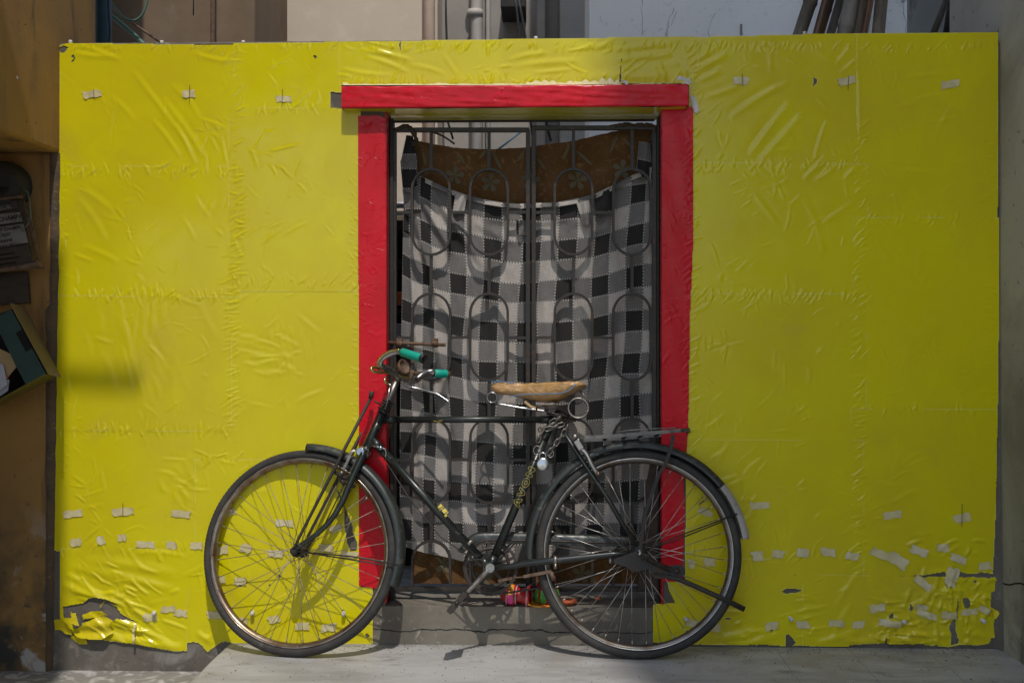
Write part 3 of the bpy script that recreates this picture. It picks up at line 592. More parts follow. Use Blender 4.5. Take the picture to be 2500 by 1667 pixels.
# masking tape pieces and pen marks
tapes = [(180,1253,46,17,-7),(302,1248,54,18,-6),(443,1254,46,17,5),(186,1323,27,19,-4),(248,1318,19,20,-8),(299,1312,22,17,-5),(356,1328,46,16,2),(420,1330,25,17,8),(481,1331,30,17,0),(369,1505,34,19,-2),(412,1486,36,15,-6),(443,1495,30,17,6),(251,1524,26,22,2),(524,1500,32,18,3),
 (696,1276,43,15,4),(820,1289,32,16,-20),(544,1341,26,20,-12),(602,1337,27,20,14),(674,1350,38,17,6),(798,1337,36,18,6),(854,1352,42,14,4),(541,1413,22,17,4),(587,1417,29,18,0),(593,1515,24,18,8),(670,1510,28,17,-14),(738,1527,36,18,-3),(803,1530,36,18,-8),(850,1532,20,12,-30),(563,1249,30,16,-14),
 (226,231,44,17,-8),(462,230,32,18,-2),(693,243,38,15,2),(1809,198,36,17,3),(2067,199,42,18,-14),(2319,207,42,17,-10),(1855,1233,46,17,-3),(2178,1256,44,17,-10),(2347,1264,40,20,-14),(1849,1356,28,24,-5),(1900,1351,28,18,6),(1959,1348,28,20,6),(2020,1346,34,18,10),(2079,1356,32,17,10),(2150,1352,52,19,20),(2190,1366,54,26,34),
 (2242,1344,44,19,20),(2300,1336,28,18,5),(2338,1363,38,17,22),(2402,1380,30,18,-8),(2324,1408,24,46,6),(2251,1422,46,18,40),(2141,1483,36,18,-8),(2248,1480,30,12,10),(2261,1499,48,15,17),(2315,1500,38,18,2),(2365,1492,36,15,-6),(2402,1487,26,16,30),(1884,1526,32,19,-8),(1959,1523,28,18,-4),(2041,1520,36,16,4),(2095,1523,27,17,-2),(2171,1520,54,16,8),
 (1721,1249,36,15,22),(1732,1371,28,19,4),(1687,1375,18,20,30),(1748,1530,20,20,4),(1689,1520,30,18,16)]
for (x, y, wd, hh, an) in tapes:
    mb = MB(); c = P(x, y); a = math.radians(-an); ca, sa = math.cos(a), math.sin(a); nxx, nzz = 9, 5; vs = []
    W_, H_ = wd/685., hh/685.; sk = R.uniform(-.25, .25); torn = [R.uniform(-.22, .22) for _ in range(nzz*2)]
    for j in range(nzz):
        for i in range(nxx):
            u = (i/(nxx-1)-.5); v = (j/(nzz-1)-.5); uu = u*W_ + v*H_*sk
            if i == 0: uu += torn[j]*H_*.6
            if i == nxx-1: uu += torn[j+nzz]*H_*.6
            vv = v*H_*(1 + .10*math.sin(u*11+x)) + (R.uniform(-.0016, .0016) if j in (0, nzz-1) else 0); X_ = c.x + uu*ca - vv*sa; Z_ = c.z + uu*sa + vv*ca
            ii = min(nx-2, max(0, int((X_-gx0)/gs))); jj = min(nz_-2, max(0, int((Z_-gz0)/gs)))
            vs.append((X_, (-.0072 if y > 1330 else -.0054) - max(-.001, float(H[jj, ii])) - .0006*math.sin(u*9+sk*20) - (.002 if i in (0, nxx-1) and torn[j] > .06 else 0), Z_))
    mb.add(vs, [(j*nxx+i, j*nxx+i+1, (j+1)*nxx+i+1, (j+1)*nxx+i) for j in range(nzz-1) for i in range(nxx-1)], True)
    mb.build('tape_strip', M['tape'], wall)
for (x, y0, y1, t) in ((231,219,245,1),(465,209,251,-1),(691,219,258,-1),(1811,182,212,2),(2070,187,221,-1),(2347,1228,1285,-1),(302,1227,1258,0)):
    mb = MB(); a, b = P(x, y0), P(x+t, y1); mb.prism([Vector((a.x-.0008,-.0092,a.z)),Vector((a.x+.0008,-.0092,a.z)),Vector((b.x+.0006,-.0092,b.z)),Vector((b.x-.0008,-.0092,b.z))], Vector((0,.001,0))); mb.build('pen_mark', M['ink'], wall)
for (x, y) in ((378,1493),(617,1493),(839,1494),(1928,1507),(2203,1514),(2396,1512),(1672,1508)):
    mb = MB(); c = P(x, y); mb.lathe(c, (.15, -1, -.1), [(0,.024),(.006,.024),(.007,.022),(.007,-.004)], 12); mb.build('wall_plug', M['white'], wall)
for (x, y) in ((172,103),(395,104),(594,104),(1308,94),(1964,82)):
    mb = MB(); c = P(x, y, .05); mb.lathe(c, (0,0,1), [(0,.007),(.006,.006),(.007,0),(.006,-.01)], 10); mb.build('wall_plug', M['white'], wall)
# bare cement crest between film and sky
mb = MB(); vs = []; n = 120
for i in range(n+1):
    x = XWL + (JR+.4-XWL)*i/n; vs += [(x, -.0015, ZT-.004), (x, .004, ZT+.003+.003*abs(mnoise.noise(Vector((x*20,0,0))))), (x, .135, ZT+.004+.004*abs(mnoise.noise(Vector((x*12,4,0)))))]
mb.add(vs, [(3*i+a, 3*i+3+a, 3*i+4+a, 3*i+1+a) for i in range(n) for a in (0,1)]); mb.build('crest', M['concrete'], wall)

# ------------------------------------------------------------------ ochre building on the left
pier = empty('ochre_building', (-2.3, -.3, -.16), 'ochre plastered house corner with deep niche at left', 'building')
ZN = P(132, 373, -.015).z
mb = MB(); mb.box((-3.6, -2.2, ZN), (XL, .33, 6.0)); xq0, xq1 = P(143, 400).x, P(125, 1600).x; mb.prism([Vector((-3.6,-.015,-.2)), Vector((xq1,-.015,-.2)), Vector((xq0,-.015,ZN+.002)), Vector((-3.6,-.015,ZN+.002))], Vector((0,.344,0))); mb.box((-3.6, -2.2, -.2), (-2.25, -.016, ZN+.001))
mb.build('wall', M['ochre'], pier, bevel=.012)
xb_ = P(160, 900).x + .52; mb = MB(); mb.box((-3.6, -3.4, 2.55), (xb_, -2.6, P(176, 600).z+4.55)); mb.build('shade_block', M['ochre'], pier, bevel=.01)  # unseen block added to shade the niche and the film's left edge
zc = P(250, 935).z + 1.75*2.7; mb = MB(); mb.tube([(xb_-.1, -2.7, zc+.01), (P(345,935).x+.54, -2.7, zc)], .021, 12); mb.build('shade_bar', M['ironDark'], pier)  # unseen bar added to throw the thin shadow across the film
mb = MB(); vs = []; n = 90           # rough cement fillet where it meets the yellow wall
for i in range(n+1):
    z = -.2 + (ZN+.2)*i/n; q = .004*mnoise.noise(Vector((z*14, 1, 0)))
    xl = P(116, 900).x + .006*mnoise.noise(Vector((z*9, 3, 0))) + (.015 if z > 1.2 else 0); xr = P(TL(833.5-(z-1.08)*685)+1, 900).x + q
    vs += [(xl, -.0155, z), ((xl*2+xr)/3, -.0185+q*.5, z), ((xl+xr*2)/3, -.0175-q*.4, z), (xr+.004, -.001, z)]
mb.add(vs, [(4*i+a, 4*i+a+1, 4*i+5+a, 4*i+4+a) for i in range(n) for a in range(3)], True); mb.build('cement_fillet', M['edge'], pier)

for (px_, py_, r_) in ((42,190,.006),(65,297,.003),(88,300,.003),(62,60,.003)):      # chips and nails on the ochre face that looks right
    d_ = ray(px_, py_); q_ = CAM + d_*((XL-CAM.x)/d_.x); mb = MB(); mb.lathe(q_, (1,0,.1), [(0,.0015),(r_*.7,.0012),(r_,.0005),(r_,-.002)], 9); mb.build('plaster_chip' if r_ > .004 else 'nail', M['white' if r_ > .004 else 'ironDark'], pier)
# things in the niche
def tilt(px, py, y, deg): return Matrix.Translation(P(px, py, y)) @ Matrix.Rotation(math.radians(deg), 4, 'Y')
def txt(body, size, M_, mt, parent, name='lettering', dx=0, dz=0):
    c = bpy.data.curves.new(name, 'FONT'); c.body = body; c.size = size; c.extrude = .0004; c.offset = .0006
    t = bpy.data.objects.new(name, c); S.collection.objects.link(t)
    bpy.context.view_layer.update(); me = bpy.data.meshes.new_from_object(t.evaluated_get(bpy.context.evaluated_depsgraph_get()))
    bpy.data.objects.remove(t); RM = M_ @ Matrix.Translation((dx, 0, dz)) @ Matrix.Rotation(math.radians(90), 4, 'X')
    root = parent
    while root.parent is not None: root = root.parent
    me.transform(Matrix.Translation(-LOC[root.name]) @ RM); me.materials.clear(); me.materials.append(mt)
    o = bpy.data.objects.new(name, me); S.collection.objects.link(o); o.parent = parent; return o
meter = empty('nameplate_rack', P(10, 655, -.10), 'grimy tilted wire rack holding hand-lettered nameplates in the niche', 'nameplate rack')
T = tilt(0, 560, -.10, -9)
pxm = 1/700.
mb = MB(); mb.box((-.25, .0, -.115), (.10, .010, .09), T @ Matrix.Shear('XZ', 4, (0, 0))); mb.build('backing_board', M['board'], meter, bevel=.002)
def quad(mb, pts, y, th=.004): mb.prism([P(a, b, y) for a, b in pts], Vector((0, th, 0)))
mb = MB(); quad(mb, [(-40,500),(40,488),(46,508),(-40,522)], -.112); mb.build('nameplate', M['board'], meter)
mb = MB(); quad(mb, [(-40,526),(48,518),(55,541),(-40,553)], -.114); p2 = mb.build('nameplate', M['plate'], meter)
mb = MB(); quad(mb, [(-40,560),(56,546),(68,592),(-40,612)], -.114); p3 = mb.build('nameplate', M['plate'], meter)
mb = MB(); quad(mb, [(-40,614),(68,598),(82,642),(-40,662)], -.112); mb.build('vent_cover', M['board'], meter)
for y, x1 in ((620,36),(630,46),(643,40)):
    mb = MB(); quad(mb, [(-30,y+5),(x1,y-4),(x1,y-1),(-30,y+9)], -.1135, .002); mb.build('vent_slot', M['darkhole'], meter)
for body, sz, px, py, mt in (('RBUK', .024, -12, 516, 'plate'), ('CHAMPA', .022, -4, 542, 'ink'), ('ROY CHAMPA', .015, -14, 568, 'ink'), ('K ROY', .015, -4, 580, 'ink'), ('TINHOE', .013, -2, 594, 'ink'), ('4.KG. 78', .013, 0, 606, 'ink')):
    txt(body, sz, tilt(px, py, -.1155, -9), M[mt], meter)
mb = MB()
for a, b in (((-40,668),(110,652)), ((58,490),(95,634)), ((68,500),(98,640)), ((82,642),(94,626)), ((55,484),(40,480))): mb.tube([P(a[0],a[1],-.118), P(b[0],b[1],-.118)], .0035, 8)
mb.tube([P(-40,500,-.12), P(0,486,-.12), P(55,480,-.12)], .005, 8); mb.tube([P(-40,664,-.125), P(0,660,-.125), P(98,645,-.125)], .009, 8)
mb.build('wire_frame', M['rust'], meter)
mb = MB(); mb.tube([P(50,455,-.08), P(68,470,-.10), P(74,500,-.12), P(75,530,-.12), P(68,548,-.12), P(62,556,-.12)], .0022, 8); mb.build('loose_wire', M['hose'], meter)
mb = MB(); mb.lathe(P(6, 452, -.07), (0,-1,0), [(0,.05),(.055,.05),(.075,.035),(.085,0),(.085,-.05)], 28); mb.box(tuple(P(-60,500,-.12)), tuple(P(58,462,-.02)))
o = mb.build('meter_cover', M['dark'], meter, bevel=.004)
bd = MB(); quad(bd, [(-60,670),(64,664),(70,740),(-60,746)], -.04, .022); o = bd.build('wooden_board', M['board'], origin=P(10,745,-.03), bevel=.002); tag(o, 'dark rectangular wooden board fixed between the nameplate rack and letterbox', 'board')

box = empty('letterbox', P(40, 900, -.16), 'tilted green metal letterbox with open flap and papers in it', 'letterbox')
q1 = lambda x, y: (x/5.225, 720+y/5.225)
def PQ(pts, y): return [P(*q1(a, b), y) for a, b in pts]
y0 = -.22
mb = MB(); mb.prism(PQ([(-120,330),(140,180),(580,1000),(330,1140),(210,920),(125,740),(0,490),(-120,560)], y0), Vector((0,.004,0)))
mb.build('front_panel', M['green'], box)
mb = MB(); mb.prism(PQ([(200,485),(280,435),(410,680),(330,728)], y0-.0015), Vector((0,.001,0))); mb.build('letter_slot', M['darkhole'], box)
mb = MB()       # olive bottom plate going back to the wall, brown lid on the right-hand edge
A_, B_ = PQ([(-140,1400),(580,1000)], y0); A2, B2 = PQ([(-140,1480),(690,1050)], -.03)
mb.prism([A_, B_, B2, A2], Vector((0,0,-.003)).copy()); mb.build('bottom_plate', M['olive'], box)
mb = MB(); C1, C2 = PQ([(130,112),(625,1022)], y0-.004); D1, D2 = PQ([(320,150),(785,1055)], -.045)
mb.prism([C1, C2, D2, D1], Vector((-.004,0,.003))); mb.build('lid', M['lid'], box, bevel=.001)
mb = MB(); mb.prism(PQ([(-140,300),(140,180),(590,1010),(-100,1360)], -.05), Vector((0,.02,0))); mb.build('back_plate', M['darkhole'], box)
mb = MB(); mb.prism(PQ([(-60,660),(130,750),(215,912),(90,1060),(-60,1200)], y0+.035), Vector((0,.002,0))); mb.build('brown_envelope', M['kraft'], box)
mb = MB(); mb.prism(PQ([(-80,880),(40,880),(95,1140),(-80,1290)], y0+.02), Vector((0,.002,0))); mb.prism(PQ([(60,1080),(118,1080),(100,1220),(-60,1330)], y0+.03), Vector((0,.002,0))); mb.build('letter', M['paper'], box)
mb = MB(); mb.prism(PQ([(80,1010),(108,1030),(100,1070),(86,1060)], y0+.028), Vector((0,.001,0))); mb.build('orange_tag', M['orange'], box)

# ------------------------------------------------------------------ tall building on the right (its corner shades the right half)
rb = empty('side_wall', (XR+2, -3.5, 0), 'grey mouldy plastered wall running along the right edge', 'wall')
mb = MB(); mb.box((XR, -5.0, -.2), (XR+.25, .50, 4.5)); mb.build('wall', M['rwall'], rb, bevel=.01)
mb = MB(); vs = []; n = 60
for i in range(n+1):
    y = -2.6 + 2.6*i/n; z = P(2340, 1415).z + .02*mnoise.noise(Vector((y*8, 0, 0))) - .12*y
    vs += [(XR-.0012, y, z+.0025+.002*abs(mnoise.noise(Vector((y*30,2,0))))), (XR-.0012, y, z-.0025)]
mb.add(vs, [(2*i, 2*i+1, 2*i+3, 2*i+2) for i in range(n)]); mb.build('crack', M['darkhole'], rb)
mb = MB(); vs = []; n = 80
for i in range(n+1):
    t = i/n; z = t*2.13; wv = .008*mnoise.noise(Vector((z*12, 7, 0)))
    f_ = max(0, 1-z/.9); vs += [(XR-.004-.022*f_+wv*f_, -.001, z), (XR-.004-.010*f_, -.003-.012*f_, z), (XR-.001, -.006-.03*f_, z)]
mb.add(vs, [(3*i+a, 3*i+a+1, 3*i+4+a, 3*i+3+a) for i in range(n) for a in (0,1)], True); mb.build('cement_fillet', M['concrete'], rb)

tb = empty('tenement_block', (5, -7, -.16), 'tall tenement block beyond the right wall that shades the right half', 'building')
mb = MB(); mb.box((2.2, -10., -.16), (8., -4.0, 21.)); mb.build('wall', M['greyw'], tb)
for fl_ in range(6):
    for yy in (-9., -7.4, -5.8):
        mb = MB(); mb.box((2.17, yy, 1.2+3.2*fl_), (2.22, yy+.9, 2.5+3.2*fl_)); mb.build('window', M['dark'], tb)

# ------------------------------------------------------------------ houses behind
hb = empty('courtyard_house', (P(700, 0, 2.2).x, 2.2, .1), 'beige and tan rendered house back wall seen above the yellow wall', 'building')
X = lambda px, y: P(px, 400, y).x
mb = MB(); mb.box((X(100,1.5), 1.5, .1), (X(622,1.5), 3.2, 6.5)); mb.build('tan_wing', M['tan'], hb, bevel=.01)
mb = MB(); mb.box((X(618,2.2), 2.2, .1), (X(1068,2.2), 3.2, 6.5)); mb.build('beige_wall', M['beige'], hb)
mb = MB(); mb.box((X(600,2.1), 2.12, .1), (X(676,2.12), 2.25, 6.5)); mb.build('wall_strip', M['greyw'], hb, bevel=.02)  # shadow on the beige wall, put in as a raised grey strip
mb = MB(); mb.box((X(1066,2.5), 2.5, .1), (X(1480,2.5), 3.2, 6.5)); mb.build('grey_wall', M['greyw'], hb)
mb = MB(); mb.box((X(1310,2.3), 2.30, .1), (X(1332,2.3), 2.51, 6.5)); mb.box((X(1366,2.2), 2.2, .1), (X(1440,2.2), 2.51, 6.5)); mb.build('wall_strip', M['greyw'], hb, bevel=.01)
wb = empty('whitewashed_house', (X(1800,1.), 1.1, .1), 'pale blue washed house wall behind the bamboo poles', 'building')
mb = MB(); mb.box((X(1438,1.05), 1.05, .1), (X(2216,1.05), 1.6, 6.5)); mb.build('wall', M['bluew'], wb, bevel=.01)
mb = MB(); mb.box((X(2216,1.05)+.001, 1.25, .1), (3.2, 1.6, 6.5)); mb.build('side_wall', M['blueg'], wb)
def crack(pts, y, parent):
    mb = MB(); vs = []; pts = [P(a, b, y) for a, b in pts]; dn_ = []
    for i in range(len(pts)-1):
        for q in range(8):
            p = pts[i]+(pts[i+1]-pts[i])*q/8; dn_.append(p+Vector((.006*mnoise.noise(p*40), 0, .006*mnoise.noise(p*37+Vector((5,5,5))))))
    for i, p in enumerate(dn_): t_ = .0006+.0016*abs(mnoise.noise(p*25)); vs += [(p.x-t_, y, p.z-t_*.5), (p.x+t_, y, p.z+t_*.5)]
    mb.add(vs, [(2*i, 2*i+1, 2*i+3, 2*i+2) for i in range(len(dn_)-1)]); mb.build('crack', M['blueg'], parent)
for pts in (((1568,-20),(1566,25),(1571,95)), ((1645,20),(1632,55),(1628,95)), ((1790,0),(1745,35),(1730,70),(1733,95)), ((1652,28),(1640,60),(1626,72),(1627,100)), ((1930,0),(1905,20),(1880,30)), ((2200,-10),(2212,60),(2208,100))): crack(pts, 1.0485, wb)
mb = MB(); mb.box(tuple(P(1807,85,1.045)), (P(1812,60,1.05).x, 1.0495, P(1812,60,1.05).z)); mb.build('smudge', M['blueg'], wb)
def single(mb, name, mt, label, cat, origin, group=None, **kw):
    o = mb.build(name, mt, origin=origin, **kw); return tag(o, label, cat, group)
mb = MB(); mb.tube([(X(1048,2.1), 2.1, .1), (X(1048,2.1), 2.1, 6.)], .031, 16); mb.tube([(X(1048,2.1), 2.1, 2.3), (X(1048,2.1), 2.1, 2.36)], .036, 16); single(mb, 'drain_pipe', M['peach'], 'peach coloured drain pipe on the courtyard wall', 'pipe', (X(1048,2.1), 2.1, .1))
mb = MB(); mb.tube([(X(1164,2.4), 2.4, .1), (X(1164,2.4), 2.4, 6.)], .034, 16); mb.tube([(X(1160,2.4), 2.4, 3.105), (X(1160,2.4), 2.4, 3.12)], .044, 16)
mb.tube([(X(1160,2.4), 2.4, 2.93), (X(1160,2.4), 2.4, 2.97)], .045, 16); single(mb, 'drain_pipe', M['wpipe'], 'thick off-white drain pipe with a collar on the grey wall', 'pipe', (X(1164,2.4), 2.4, .1))
mb = MB(); mb.tube([(X(1191,2.45), 2.47, .1), (X(1191,2.45), 2.47, 6.)], .014, 12); single(mb, 'conduit', M['wpipe'], 'thin pale conduit just right of the off-white drain pipe', 'pipe', (X(1191,2.45), 2.47, .1))
mb = MB(); mb.tube([(X(251,.75), .75, .1), (X(251,.75), .75, 6.)], .037, 18); single(mb, 'blue_pipe', M['bluep'], 'dark blue upright pipe beside the ochre house corner', 'pipe', (X(251,.75), .75, .1))
mb = MB(); mb.tube([(X(521,1.45), 1.455, .1), (X(519,1.45), 1.455, 2.6), (X(523,1.45), 1.46, 6.)], .013, 10); single(mb, 'rusty_pipe', M['rust'], 'thin rusty pipe running up the tan wall', 'pipe', (X(521,1.45), 1.45, .1))
def cable(pts, r, name, mt, label, cat, group=None):
    mb = MB(); mb.tube(pts, r, 8); return single(mb, name, mt, label, cat, pts[-1], group)
cable([P(265,-60,.70), P(264,20,.70), P(268,70,.70), P(266,110,.70), P(268,300,.70)], .004, 'cable', M['wire'], 'black cable hanging down the dark blue pipe', 'cable')
def arc(p, n=20):
    out = []; p = [Vector(q) for q in p]
    for i in range(len(p)-1):
        a = p[max(0,i-1)]; b = p[i]; c = p[i+1]; d = p[min(len(p)-1,i+2)]
        for k_ in range(n):
            t = k_/n; out.append(.5*((2*b)+(c-a)*t+(2*a-5*b+4*c-d)*t*t+(3*b-a-3*c+d)*t**3))
    out.append(p[-1]); return out
cable(arc([P(272,8,1.2), P(300,42,1.2), P(330,50,1.2), P(352,28,1.2), P(364,-20,1.2)], 8), .006, 'garden_hose', M['hose'], 'green hose looping down and up again above the wall', 'hose', 'green hoses')
cable(arc([P(262,32,1.25), P(295,58,1.25), P(340,98,1.25), P(390,150,1.25)], 8), .012, 'garden_hose', M['hose'], 'thicker green hose slanting down behind the wall top', 'hose', 'green hoses')
cable([P(270,20,1.3), P(360,82,1.3), P(430,130,1.3)], .006, 'rod', M['rust'], 'thin brown rod slanting down beside the green hoses', 'rod')
cable([P(473,-30,1.35), P(472,38,1.35)], .003, 'hanging_wire', M['wire'], 'short black wire hanging in front of the tan wall', 'wire')
cable([P(1088,-40,2.3), P(1089,50,2.3), P(1091,110,2.3), P(1094,300,2.3), P(1106,340,2.3)], .006, 'cable', M['wire'], 'single black cable hanging right of the peach drain pipe', 'cable')
cable([P(1255,-20,1.9), P(1262,30,1.9), P(1270,110,1.9), P(1300,330,1.9)], .006, 'cable', M['wire'], 'left one of two black cables hanging before the grey wall', 'cable', 'twin cables')
cable([P(1262,-20,1.92), P(1274,40,1.92), P(1286,110,1.92), P(1345,345,1.92)], .0065, 'cable', M['wire'], 'right one of two black cables hanging before the grey wall', 'cable', 'twin cables')
cable([P(1210,370,1.5), P(1272,322,1.5)], .005, 'hose', M['bluep'], 'thin blue tube slanting behind the gate top', 'tube')
mb = MB(); mb.box(tuple(P(1222,18,2.2)), (P(1283,0,2.2).x, 2.5, P(1283,-40,2.2).z)); single(mb, 'meter_box', M['dark'], 'dark box fixed high on the grey wall above the twin cables', 'box', P(1250,18,2.3), bevel=.004)
# bamboo poles
def bamboo(b, t, y, r, mt, label):
    p0 = P(b[0], b[1], y); p1 = P(t[0], t[1], y); d = p1-p0; p0 = p0 - d*((p0.z-.12)/d.z); p1 = p0 + d.normalized()*4.6
    d = (p1-p0); n = int(4.6/.30); pts = []; rr = []; off = R.uniform(0, .2)
    for i in range(n):
        for dd, q in ((0, 1.), (.012, 1.13), (.024, 1.), (.15, .96)):
            s_ = (i*.30 + dd + off)/4.6
            if s_ < 1: pts.append(p0 + d*s_ + Vector((.01*math.sin(s_*7+off*30), 0, 0))); rr.append(r*q*(1-.15*s_))
    mb = MB(); mb.tube(pts, rr, 14); single(mb, 'bamboo_pole', mt, label, 'pole', p0, 'bamboo poles leaning behind the wall')
bamboo((1958,82),(1985,0), .62, .030, M['wood'], 'leftmost dark weathered bamboo pole leaning behind the wall')
bamboo((1988,82),(2010,0), .60, .017, M['woodR'], 'slim brown bamboo pole second from left in the bundle')
bamboo((2005,82),(2030,0), .64, .022, M['woodR'], 'thicker reddish brown bamboo pole third in the bundle')
bamboo((2024,82),(2048,0), .70, .020, M['wood'], 'dark shaded bamboo pole behind the reddish brown one')
bamboo((2058,82),(2076,0), .58, .034, M['woodG'], 'thick pale grey bamboo pole in the middle of the bundle')
bamboo((2092,82),(2106,0), .62, .021, M['wood'], 'slim dark bamboo pole just right of the thick pale grey one')
bamboo((2114,82),(2128,0), .66, .020, M['woodR'], 'slim brown bamboo pole beside the jointed rightmost one')
bamboo((2150,82),(2158,0), .58, .029, M['wood'], 'rightmost bamboo pole of the bundle with a dark ringed joint')
cable([P(2276,90,.7), P(2308,10,.7), P(2320,-40,.7)], .014, 'thin_bamboo', M['wood'], 'thin bamboo stick leaning left of its darker partner', 'pole')
cable([P(2311,90,.66), P(2325,0,.66), P(2332,-40,.66)], .017, 'thin_bamboo', M['ironDark'], 'thin blackened stick at far right behind the wall', 'pole')

# clutter behind the left side of the gate
mb = MB(); mb.tube([P(900,503,.45), P(990,500,.45), P(1080,499,.45)], .0135, 14); single(mb, 'metal_tube', M['silver'], 'horizontal silver tube behind the left side of the gate', 'tube', P(965,503,.45))
sh = empty('cluttered_shelf', (X(960,.6), .7, .1), 'dark shelf behind the gap at left of curtain', 'shelf')
mb = MB(); mb.box((X(860,.9), .9, .1), (X(1120,.9), .93, P(900,520,.9).z)); mb.build('back_board', M['dark'], sh)
for y, nm in ((535,'wood'),(640,'dark'),(760,'board'),(870,'dark')):
    mb = MB(); z = P(960, y, .6).z; mb.box((X(880,.6), .55, z-.012), (X(1090,.6), .89, z+.008)); mb.build('shelf_board', M[nm], sh, bevel=.002)
single((lambda m_: (m_.box(tuple(P(950,745,.50)), (P(986,712,.50).x, .58, P(986,712,.50).z)), m_)[1])(MB()), 'orange_tin', M['orange'], 'small orange tin on the dark shelf behind the gate', 'tin', P(968,745,.54), bevel=.004)
single((lambda m_: (m_.box(tuple(P(958,822,.50)), (P(990,790,.50).x, .56, P(990,790,.50).z)), m_)[1])(MB()), 'pale_carton', M['paper'], 'small pale carton low on the dark shelf behind the gate', 'carton', P(972,822,.54), bevel=.003)

# ------------------------------------------------------------------ door frame, gate
GY = .095
fr = empty('door_frame', (JL, .1, ZS), 'dark metal door frame lining the red-edged doorway', 'door frame')
zt = ZB-.012; zb = ZS
mb = MB(); mb.box((JL+.004, .075, zb), (JL+.016, .125, zt)); mb.build('frame_post', M['ironDark'], fr, bevel=.001)
mb = MB(); mb.box((JR-.011, .070, zb), (JR-.005, .100, zt)); mb.build('frame_post', M['ironDark'], fr, bevel=.001)
mb = MB(); mb.box((JL+.016, .115, zt-.006), (JR-.016, .128, zt+.001)); mb.build('frame_head', M['ironDark'], fr, bevel=.001)
mb = MB(); mb.prism([P(a, b, .066) for a, b in ((1592,1115),(1607,1120),(1605,1442),(1556,1442),(1566,1330),(1575,1200))], Vector((0,.016,0))); mb.build('rotten_post', M['board'], fr, bevel=.002)
YV = Vector((0, 1, 0))
def fbar(mb, pts, depth=.021, th=.0088, closed=False, y=GY):
    mb.tube([P(a, b, y) for a, b in pts], 1, 4, closed=closed, flat=(depth*.7071, th*.7071), up=YV)
def sbar(mb, a, b, wd, y=GY, dp=None):     # square bar seen from the front
    pa, pb = P(a[0], a[1], y), P(b[0], b[1], y); mb.tube([pa, pb], 1, 4, flat=((dp or wd)*.7071, wd*.7071), up=YV)
def ring(cx, hw, y0, y1, n=14):
    p = []
    for i in range(n+1): a = math.pi - math.pi*i/n; p.append((cx+hw*math.cos(a), y0+hw*1.05-hw*1.05*math.sin(a)))
    for i in range(n+1): a = -math.pi*i/n; p.append((cx+hw*math.cos(a), y1-hw*1.05-hw*1.05*math.sin(a)))
    return p
def leaf(xl, xr, cols, ytop, label, dy):
    g = empty('gate_leaf', P((xl+xr)/2, 1438, GY), label, 'gate', 'leaves of the iron gate'); yy = GY+dy
    for x in (xl, xr): mb = MB(); sbar(mb, (x, ytop), (x, 1440), .0155, yy, .022); mb.build('stile', M['iron'], g, bevel=.001)
    for y in (ytop, 1437): mb = MB(); sbar(mb, (xl-3, y), (xr+3, y), .0155, yy+.0003, .0215); mb.build('rail', M['iron'], g, bevel=.001)
    for c in cols:
        for a, b in ((414,622),(717,928),(1022,1227)):
            mb = MB(); p = ring(c, 46, a, b); p = [(x+R.uniform(-.4,.4), y) for x, y in p]; fbar(mb, p, closed=True, y=yy); mb.build('oval_ring', M['iron'], g)
        mb = MB(); p = ring(c, 46, 1320, 1500)[:15]; fbar(mb, [(p[0][0], 1433)]+p+[(p[-1][0], 1433)], y=yy); mb.build('arched_bar', M['iron'], g)
        for a, b in ((ytop+4,413),(623,716),(929,1021),(1228,1319)):
            mb = MB(); sbar(mb, (c, a), (c, b), .0115, yy); mb.build('upright_bar', M['iron'], g)
    for y in (519, 824, 1122):
        xs = [xl+4]+[v for c in cols for v in (c-47, c+47)]+[xr-4]
        for i in range(0, len(xs), 2):
            mb = MB(); sbar(mb, (xs[i], y), (xs[i+1], y+R.uniform(-1,1)), .0105, yy); mb.build('cross_bar', M['iron'], g)
    return g
gl = leaf(963, 1289, (1053, 1194), 318, 'left leaf of rusty iron gate with sliding bolt behind handlebars', 0)
gr = leaf(1303, 1597, (1400, 1543), 313, 'right leaf of rusty iron gate behind the saddle', .004)
bo = empty('sliding_bolt', P(1010, 840, .07), 'rusty sliding bolt on the left gate leaf above the handlebars', 'bolt')
mb = MB(); mb.tube([P(936,836,.066), P(1088,842,.066)], .0062, 14); mb.build('rod', M['rust'], bo)
for x in (974, 1061): mb = MB(); mb.tube([P(x-6,838,.066), P(x+8,839,.066)], .0115, 12); mb.box(tuple(P(x-7,848,.068)), (P(x+8,826,.068).x, .088, P(x,826,.068).z)); mb.build('bracket', M['rust'], bo, bevel=.002)
mb = MB(); mb.box(tuple(P(1003,885,.080)), (P(1010,845,.080).x, .086, P(1010,845,.080).z)); mb.build('catch_plate', M['rust'], bo)

# ------------------------------------------------------------------ curtains
XT = {-8: 985, -7: 1000, -6: 1026, -5: 1055, -4: 1096, -3: 1137, -2: 1182, -1: 1226, 0: 1272, 1: 1318, 2: 1362, 3: 1408, 4: 1451, 5: 1492, 6: 1535, 7: 1575, 8: 1606}
XB = {-8: 978, -7: 1006, -6: 1034, -5: 1061, -4: 1096, -3: 1131, -2: 1166, -1: 1211, 0: 1257, 1: 1308, 2: 1351, 3: 1395, 4: 1436, 5: 1478, 6: 1518, 7: 1563, 8: 1608}
DT = {-8: -82, -7: -69, -6: -58, -5: -46, -4: -31, -3: -20, -2: -9, -1: -3, 0: 0, 1: 0, 2: -2, 3: -9, 4: -15, 5: -27, 6: -40, 7: -48, 8: -52}
us = sorted(XT); xt = np.array([XT[u] for u in us], float); xb = np.array([XB[u] for u in us], float); dt_ = np.array([DT[u] for u in us], float)
